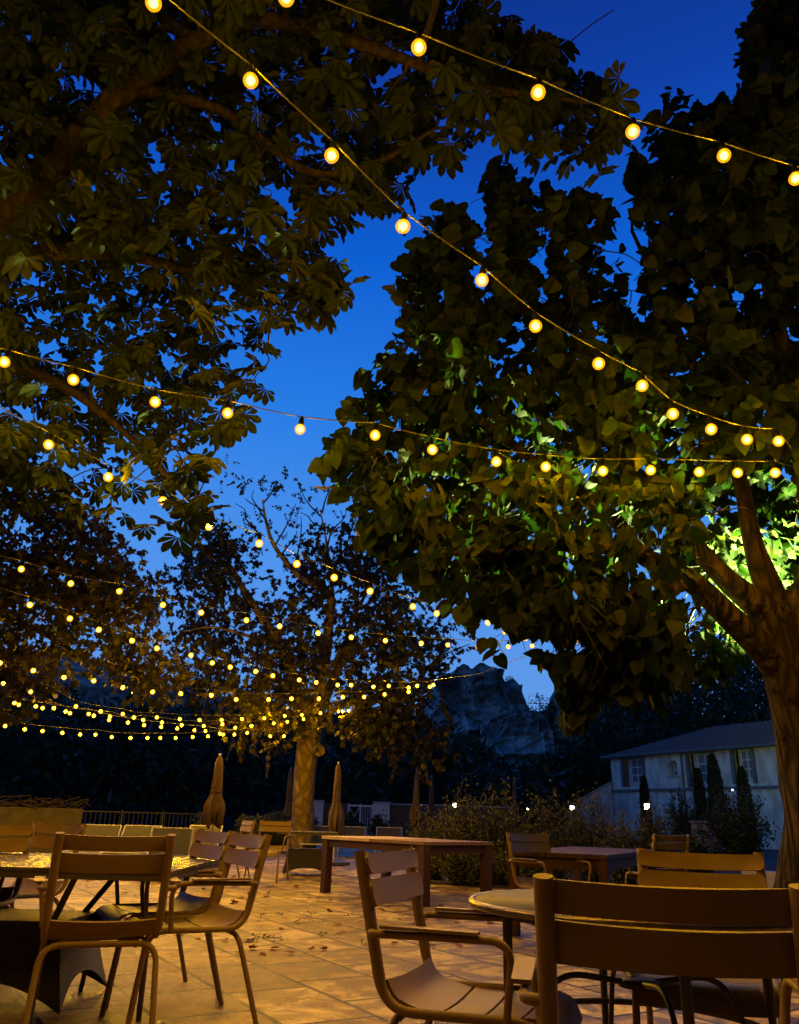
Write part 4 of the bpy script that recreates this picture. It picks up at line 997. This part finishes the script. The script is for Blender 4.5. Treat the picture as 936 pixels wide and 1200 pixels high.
# wall as panels around the openings
b = MB(); xs = 0.0; TW = .4
def wb(x0, x1, z0, z1):
    if x1-x0 > .01 and z1-z0 > .01: b.box(((x0+x1)/2, -fy*TW/2, (z0+z1)/2), (x1-x0, TW, z1-z0))
for s0, s1, zb, zt, kind in ops:
    wb(xs, s0, 0, EAVE); wb(s0, s1, 0, zb); wb(s0, s1, zt, EAVE); xs = s1
wb(xs, LEN, 0, EAVE)
b.box((.2, -fy*(DEP/2+.2), EAVE/2), (.4, DEP-.42, EAVE)); b.box((LEN-.2, -fy*(DEP/2+.2), EAVE/2), (.4, DEP-.42, EAVE)); b.box((LEN/2, -fy*(DEP+.2), EAVE/2), (LEN, .38, EAVE))
b.build('wall', M['house_wall'], house)
zband = on_wall(770, 926)[1]
b = MB(); b.box((LEN/2-.3, fy*.06, zband), (LEN+.4, .115, .14)); b.build('string_course', M['shutter'], house)
# hipped roof
rh = 1.7; o = .22
b = MB(); y0, y1 = fy*o, -fy*(DEP+.4+o)
vs = [(-o, y0, EAVE+.02), (LEN+o, y0, EAVE+.02), (LEN+o, y1, EAVE+.02), (-o, y1, EAVE+.02), (4.4, (y0+y1)/2, EAVE+rh), (LEN-4.4, (y0+y1)/2, EAVE+rh)]
vs += [(x, y, z-.12) for x, y, z in vs[:4]]
b.add(vs, [[0, 1, 5, 4], [1, 2, 5], [2, 3, 4, 5], [3, 0, 4], [0, 6, 7, 1], [1, 7, 8, 2], [2, 8, 9, 3], [3, 9, 6, 0], [6, 9, 8, 7]])
rf = b.build('roof', M['roof'], house)
b = MB()
k = 0
for x in np.arange(-.2, LEN+.3, .34):
    # rows of round tiles running down the front slope
    t0 = min(1, max(0, (x+o)/(4.4+o))) if x < 4.4 else (min(1, max(0, (LEN+o-x)/(4.4+o))) if x > LEN-4.4 else 1)
    zt_ = EAVE+.02+(rh-.02)*t0; yt = y0+((y0+y1)/2-y0)*t0
    b.tube([(x, y0+fy*.03, EAVE+.04), (x, yt, zt_+.02)], .075, 6)
b.build('tile_rows', M['roof'], rf)
for s0, s1, zb, zt, kind in ops:
    wn_ = MB(); w_ = s1-s0; h_ = zt-zb
    if kind == 'bay':
        for x in (s0+.11, s1-.11): wn_.box((x, fy*.03, (zb+zt)/2), (.20, .12, h_-.02))
        wn_.box(((s0+s1)/2, fy*.05, zt+.09), (w_+.3, .2, .16))
        wo_ = wn_.build('window', M['shutter'], house)
        cw = w_*.5; cx_ = (s0+s1)/2+w_*.06; zb2 = zb+.3*0
        b = MB(); b.box(((s0+s1)/2, -fy*.32, (zb+zt)/2), (w_-.44, .03, h_-.02)); b.build('recess_panel', M['plaster'], wo_)
        b = MB()
        for x in (cx_-cw/2, cx_, cx_+cw/2): b.box((x, -fy*.25, zb+h_*.56), (.07, .05, h_*.8))
        for z in (zb+h_*.16, zb+h_*.42, zb+h_*.69, zb+h_*.955): b.box((cx_, -fy*.25, z), (cw+.07, .045, .06))
        b.build('frame', M['frame_white'], wo_)
        b = MB(); b.box((cx_, -fy*.285, zb+h_*.56), (cw, .02, h_*.8)); b.build('pane', M['pane'], wo_)
    else:
        wn_.box(((s0+s1)/2, fy*.02, zb-.05), (w_+.25, .12, .1)); wo_ = wn_.build('window', M['kerb'], house)
        b = MB(); 
        # arched head filling the corners of the square opening
        pts_ = []; r0 = w_/2; cxx = (s0+s1)/2
        for sx in (-1, 1):
            poly_ = [(cxx+sx*r0, zt), ] + [(cxx+sx*r0*math.cos(t), zt-r0+r0*math.sin(t)) for t in np.linspace(0, PI/2, 7)]
            m_ = len(poly_); b.add([(x, -fy*.01, z) for x, z in poly_]+[(x, -fy*.35, z) for x, z in poly_], [list(range(m_)), list(range(m_, 2*m_))]+[[i, (i+1) % m_, m_+(i+1) % m_, m_+i] for i in range(m_)])
        b.build('arch_head', M['house_wall'], wo_)
        b = MB(); b.box((cxx, -fy*.30, (zb+zt)/2), (w_, .02, h_)); b.build('pane', M['pane'], wo_)
        b = MB(); b.box((cxx+w_*.1, -fy*.27, zb+h_*.42), (.06, .03, h_*.84)); b.box((cxx+w_*.1, -fy*.27, zb+h_*.4), (w_*.8, .03, .05)); b.box((cxx-w_*.28, -fy*.27, zb+h_*.42), (.06, .03, h_*.84)); b.build('frame', M['frame_white'], wo_)
b = MB(); s_dp = on_wall(800, 900)[0]; b.tube([(s_dp, fy*.09, .2), (s_dp, fy*.09, EAVE-.1)], .05, 8); b.build('drainpipe', M['shutter'], house)
b = MB(); b.tube([(-.3, fy*.55, EAVE-.04), (LEN+.3, fy*.55, EAVE-.04)], .07, 8); b.build('gutter', M['shutter'], house)
# sloping side wall left of the house
a2 = pt(668, 945, 50); c2 = a+u*.0; a2.z = 0; Lw = (c2-a2).length
sw = empty('sloping_wall', (a2+c2)/2, math.atan2(c2.y-a2.y, c2.x-a2.x), 'pale sloping garden wall climbing to the house corner', 'wall')
z0_, z1_ = pt(668, 946, 50).z, pt(720, 918, 48).z
b = MB(); b.add([(-Lw/2, -.2, 0), (Lw/2, -.2, 0), (Lw/2, -.2, z1_), (-Lw/2, -.2, z0_), (-Lw/2, .2, 0), (Lw/2, .2, 0), (Lw/2, .2, z1_), (-Lw/2, .2, z0_)], [[0, 1, 2, 3], [4, 7, 6, 5], [3, 2, 6, 7], [0, 3, 7, 4], [1, 5, 6, 2], [0, 4, 5, 1]]); b.build('wall_body', M['house_wall'], sw)
b = MB(); b.add([(x, y, z+dz) for x, z in ((-Lw/2, z0_), (Lw/2, z1_)) for y in (-.28, .28) for dz in (.003, .12)], [[0, 1, 3, 2], [4, 6, 7, 5], [0, 4, 5, 1], [2, 3, 7, 6], [1, 5, 7, 3], [0, 2, 6, 4]]); b.build('coping', M['kerb'], sw)

# clipped cypresses in front of the house
def cypress(px, ytop, ybot, d, wpx, label):
    p = pt(px, ytop, d); base = V(((px-468)/FPX*d, (d-(1.0-CH)*F.z)/F.y, 0)); base.x = p.x; H_ = p.z; W_ = wpx/936*d/2
    t = Tree('clipped_cypress', base, label, 'clipped cypresses before the house'); 
    n = 2600; uu = RNG.uniform(0.04, 1, n); th = RNG.uniform(0, 2*PI, n); prof = np.sqrt(np.clip(1-uu**2.6, 0, 1))*(.78+.22*np.minimum(1, uu*4))
    rr_ = W_*prof*RNG.uniform(.86, 1.02, n)
    P = np.stack([rr_*np.cos(th), rr_*np.sin(th), .25+uu*(H_-.25)], 1); A = np.stack([np.cos(th)*.5, np.sin(th)*.5, np.ones(n)], 1)+rvec(n)*.4
    leaves('crown', *oval(), P, A, rvec(n), RNG.uniform(.08, .16, n), M['leaf_dark'], t.root)
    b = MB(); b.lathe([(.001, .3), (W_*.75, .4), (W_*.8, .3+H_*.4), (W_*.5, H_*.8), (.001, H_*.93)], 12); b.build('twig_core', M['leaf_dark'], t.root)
    t.tr.tube([(0, 0, -.02), (0, 0, .5)], .07, 8); t.finish(M['bark_dark'])
cypress(759, 911, 942, 36, 11, 'thin clipped cypress standing alone above the white garden lamp')
cypress(825, 901, 944, 34, 13, 'slim clipped cypress just beside the tallest one')
cypress(845, 884, 942, 33, 19, 'tallest and widest clipped cypress before the middle bay window')
cypress(878, 899, 925, 33.5, 16, 'short clipped cypress before the last bay window by the trunk')

# garden lamps
def garden_lamp(px, py, d, size, label, m='lamp'):
    p = pt(px, py, d); root = empty('garden_lamp', V((p.x, p.y, 0)), 0, label, 'lamp', 'garden lamps')
    b = MB(); b.tube([(0, 0, 0), (0, 0, p.z-size*.55)], .02, 8); b.build('post', M['black'], root)
    b = MB(); b.box((0, 0, p.z), (size, size*.6, size), bevel=size*.15); b.build('lamp_head', M[m], root)
garden_lamp(758, 945.5, 26, .17, 'bright white garden lamp at the foot of the lone cypress')
garden_lamp(670, 947, 24, .12, 'white garden lamp glimpsed through the shrub leaves below the sloping wall')
garden_lamp(532, 944, 27, .13, 'warm white garden lamp at the far wall above the corner shrub')
garden_lamp(618, 948, 27, .06, 'faint garden lamp deep among the tall shrubs')
garden_lamp(858, 926, 30, .07, 'tiny blue lamp at the foot of the tallest cypress', 'lamp_blue')

# ------------------------------------------------------------------ hills, cliffs, far woods
def cliff(name, outline, d, depth, seed, kind='structure', m='cliff'):
    """outline: picture-plane skyline of a rock at distance d, given real height and a thick rounded body"""
    xs = [o[0] for o in outline]; nx = 220; nv = 120; pts = []
    zs = []
    for i in range(nx):
        x = xs[0]+(xs[-1]-xs[0])*i/(nx-1); y = np.interp(x, xs, [o[1] for o in outline]); p = pt(x, y, d); zs.append((p.x, p.y, p.z))
    vs = []
    for i, (X, Y, Z) in enumerate(zs):
        for j in range(nv):
            v = j/(nv-1)*1.6
            if v < 1: z = Z*v; y = Y-depth*(1-v)**1.5*.5
            else: z = Z*(1-(v-1)*.5); y = Y+depth*(v-1)
            q = V((X*.10+seed, y*.1, z*.16)); nse = noise.fractal(q, 1.0, 2.1, 6)
            led = math.sin(z*.9+2*noise.noise(V((X*.05, z*.02, seed))))*.5
            f_ = max(0, min(1, (1.45-v)/.3))*min(1, v*3+.2)
            qv = V((X*.16+seed, z*.20, y*.05)); dv, pv_ = noise.voronoi(qv); cell = noise.cell(pv_[0]*7.3)
            d2, p2_ = noise.voronoi(qv*2.7); cell2 = noise.cell(p2_[0]*5.1)
            nse += .5*(cell-.5)+.28*(cell2-.5)-.5*max(0, 1-(dv[1]-dv[0])/.16)-.22*max(0, 1-(d2[1]-d2[0])/.2)+.18*noise.noise(q*7.3); led = .4*led+.5*noise.noise(V((X*.45, z*.07, seed)))
            vs.append((X+noise.noise(V((z*.15, X*.12, seed)))*1.4, y+(nse*4.0+led)*f_, max(-1, z+noise.noise(q*1.7)*1.2*(1 if v > .8 else .4)+noise.noise(V((X*.6, seed, v*3)))*.7)))
    fs = [[i*nv+j, (i+1)*nv+j, (i+1)*nv+j+1, i*nv+j+1] for i in range(nx-1) for j in range(nv-1)]
    b = MB(); b.add(vs, fs, False); return tag(b.build(name, M[m]), kind=kind)
cliff('cliff', [(470, 870), (490, 835), (503, 822), (516, 800), (533, 788), (548, 784), (562, 782), (576, 786), (587, 794), (597, 799), (607, 801), (611, 806), (613, 835), (618, 850)], 150, 14, 3.1)
cliff('cliff', [(560, 850), (590, 842), (612, 838), (636, 836), (645, 815), (648, 800), (656, 784), (664, 778), (676, 775), (690, 768), (720, 760), (760, 770), (800, 790)], 140, 14, 8.7)
cliff('cliff', [(-60, 760), (20, 765), (90, 770), (140, 776), (180, 800), (240, 812), (300, 822), (350, 835), (400, 838), (450, 842), (490, 850)], 170, 16, 15.2)
def far_tree(p, h, r, label, name='far_tree', n=420, ls=.5):
    t = Tree(name, p, label, 'trees on the cliff')
    u_ = rvec(n)*RNG.uniform(.3, 1, (n, 1))**.5; P = u_*np.array([r, r, h*.42])+np.array([0, 0, h*.56])
    P += np.array([[noise.noise(V(q_)*.5)*r*.5 for _ in range(3)] for q_ in P])
    leaves('crown', *oval(), P, rvec(n), rvec(n), RNG.uniform(.5, 1.2, n)*ls, M['leaf_dark'], t.root)
    t.tr.tube([(0, 0, -.5), (.1, 0, h*.4), (0, .1, h*.7)], [.18*r*.3, .12*r*.3, .03], 8); t.finish(M['bark_dark'])
far_tree(pt(632, 850, 136)-V((0, 0, .5)), 5.6, 3.0, 'round dark tree in the notch between the two cliffs')
far_tree(pt(597, 802, 148), 1.7, .8, 'lone little tree on the edge of the first cliff top', n=160, ls=.3)
far_tree(pt(645, 852, 137)-V((0, 0, .5)), 4.4, 2.4, 'smaller dark tree leaning on the second cliff')
# wooded slope: terrain plus a mass of dark trees that reads as one
def hill_h(x, y):
    return max(0, (y-52)*.14)*(1 if y < 120 else max(0, 1-(y-120)/60)) + 1.2*noise.noise(V((x*.03, y*.03, 2)))*(1 if y > 60 else 0)
b = MB(); nx, ny = 90, 40
vs = [(-130+260*i/(nx-1), 50+120*j/(ny-1), hill_h(-130+260*i/(nx-1), 50+120*j/(ny-1))-.1) for i in range(nx) for j in range(ny)]
b.add(vs, [[i*ny+j, (i+1)*ny+j, (i+1)*ny+j+1, i*ny+j+1] for i in range(nx-1) for j in range(ny-1)], True); tag(b.build('hill', M['ground']), kind='structure')
P = []; A = []; S_ = []
def top_at(px):   # how high the wood reaches in front of the cliffs, in picture rows
    return np.interp(px, [-100, 0, 60, 100, 135, 170, 300, 420, 470, 520, 560, 600, 640, 680, 720, 790, 850, 950, 1050], [810, 812, 790, 818, 812, 818, 822, 838, 838, 838, 862, 894, 892, 870, 800, 745, 705, 690, 690])
cnt = 0
while cnt < 520:
    d = random.uniform(44, 100); px = random.uniform(-90, 1030)
    if px > 650 and d < 58: continue
    x = (px-468)/FPX*d; yw = (d-2*F.z)/F.y; z0 = hill_h(x, yw)
    ymax = top_at(px)+abs(random.gauss(0, 9))
    zmax = pt(px, ymax, d).z; h = min(zmax-z0, random.uniform(6, 12) if px < 680 else random.uniform(9, 24)); 
    if h < 2.2: cnt += .2; continue
    r = h*random.uniform(.26, .42); n = 150
    u_ = rvec(n)*RNG.uniform(.55, 1.0, (n, 1)); pw = RNG.uniform(.7, 1.3)
    q_ = u_*np.array([r, r, h*.5])+np.array([x, yw, z0+h*.5]); q_ += RNG.normal(size=(n, 3))*.12*r
    P.append(q_); A.append(rvec(n)+np.array([0, 0, .4])); S_.append(RNG.uniform(.35, .9, n)*(.6+d/140)); cnt += 1
P = np.concatenate(P); A = np.concatenate(A); S_ = np.concatenate(S_)
o = leaves('woodland', *oval(), P, A, rvec(len(P)), S_, M['leaf_dark']); tag(o, 'dark wooded slope below the cliffs', 'woods', kind='stuff')

# ------------------------------------------------------------------ litter on the paving
n = 150; P = []; 
while len(P) < n:
    px, py = random.uniform(90, 560), random.choice([random.uniform(1003, 1060), random.uniform(1003, 1120)])
    p = gp(px, py)
    if p.y < 26: P.append((p.x, p.y, .012))
o = leaves('fallen_leaves', *lobed(), np.array(P), rvec(n)*np.array([1, 1, .1]), rvec(n)*.5+np.array([0, 0, 1]), RNG.uniform(.05, .11, n), M['leaf_dry']); tag(o, 'small dry brown leaves scattered over the paving', 'fallen leaves', kind='stuff')
P = []; A = []
for px, py, k in [(312, 1102, 26), (325, 1104, 18), (300, 1100, 10), (363, 1073, 14), (408, 1075, 8), (297, 1106, 6), (380, 1099, 8), (424, 1109, 9), (388, 1101, 6), (310, 1075, 12), (327, 1074, 10), (370, 1082, 5), (430, 1060, 6)]:
    c_ = gp(px, py)
    for i in range(k): P.append((c_.x+random.gauss(0, .035), c_.y+random.gauss(0, .03), random.uniform(.004, .03))); A.append((random.gauss(0, 1), random.gauss(0, 1), .7))
o = leaves('weeds', *oval(), np.array(P), np.array(A), rvec(len(P)), RNG.uniform(.012, .03, len(P)), M['leaf_bush']); tag(o, 'tiny green weeds growing in the paving joints', 'weeds', kind='stuff')
for px, py, s_, m_, lab in [(570, 1086, .09, 'leaf_dry', 'curled orange brown leaf on the paving beside the round table'), (533, 1085, .07, 'leaf_dry', 'small tan dry leaf next to the curled orange one'),
                            (687, 1173, .075, 'leaf_pale', 'crumpled pale yellow leaf under the round table'), (705, 1176, .08, 'leaf_pale', 'wide pale torn leaf lying beside the crumpled yellow one')]:
    p = gp(px if px < 600 else 636+(px-636)*1.0+(px-640)*.0+ (170 if False else 0), py) if px < 600 else gp(px+145, py)
    v_, f_ = lobed(); b = MB(); b.add([(x*s_, y*s_, .012+abs(x)*s_*.5+random.uniform(0, .01)) for x, y, z in v_], f_)
    o = b.build('fallen_leaf', M[m_]); o.location = (p.x, p.y, 0); o.rotation_euler = (0, 0, random.random()*6); tag(o, lab, 'fallen leaf', 'single fallen leaves near the round table')
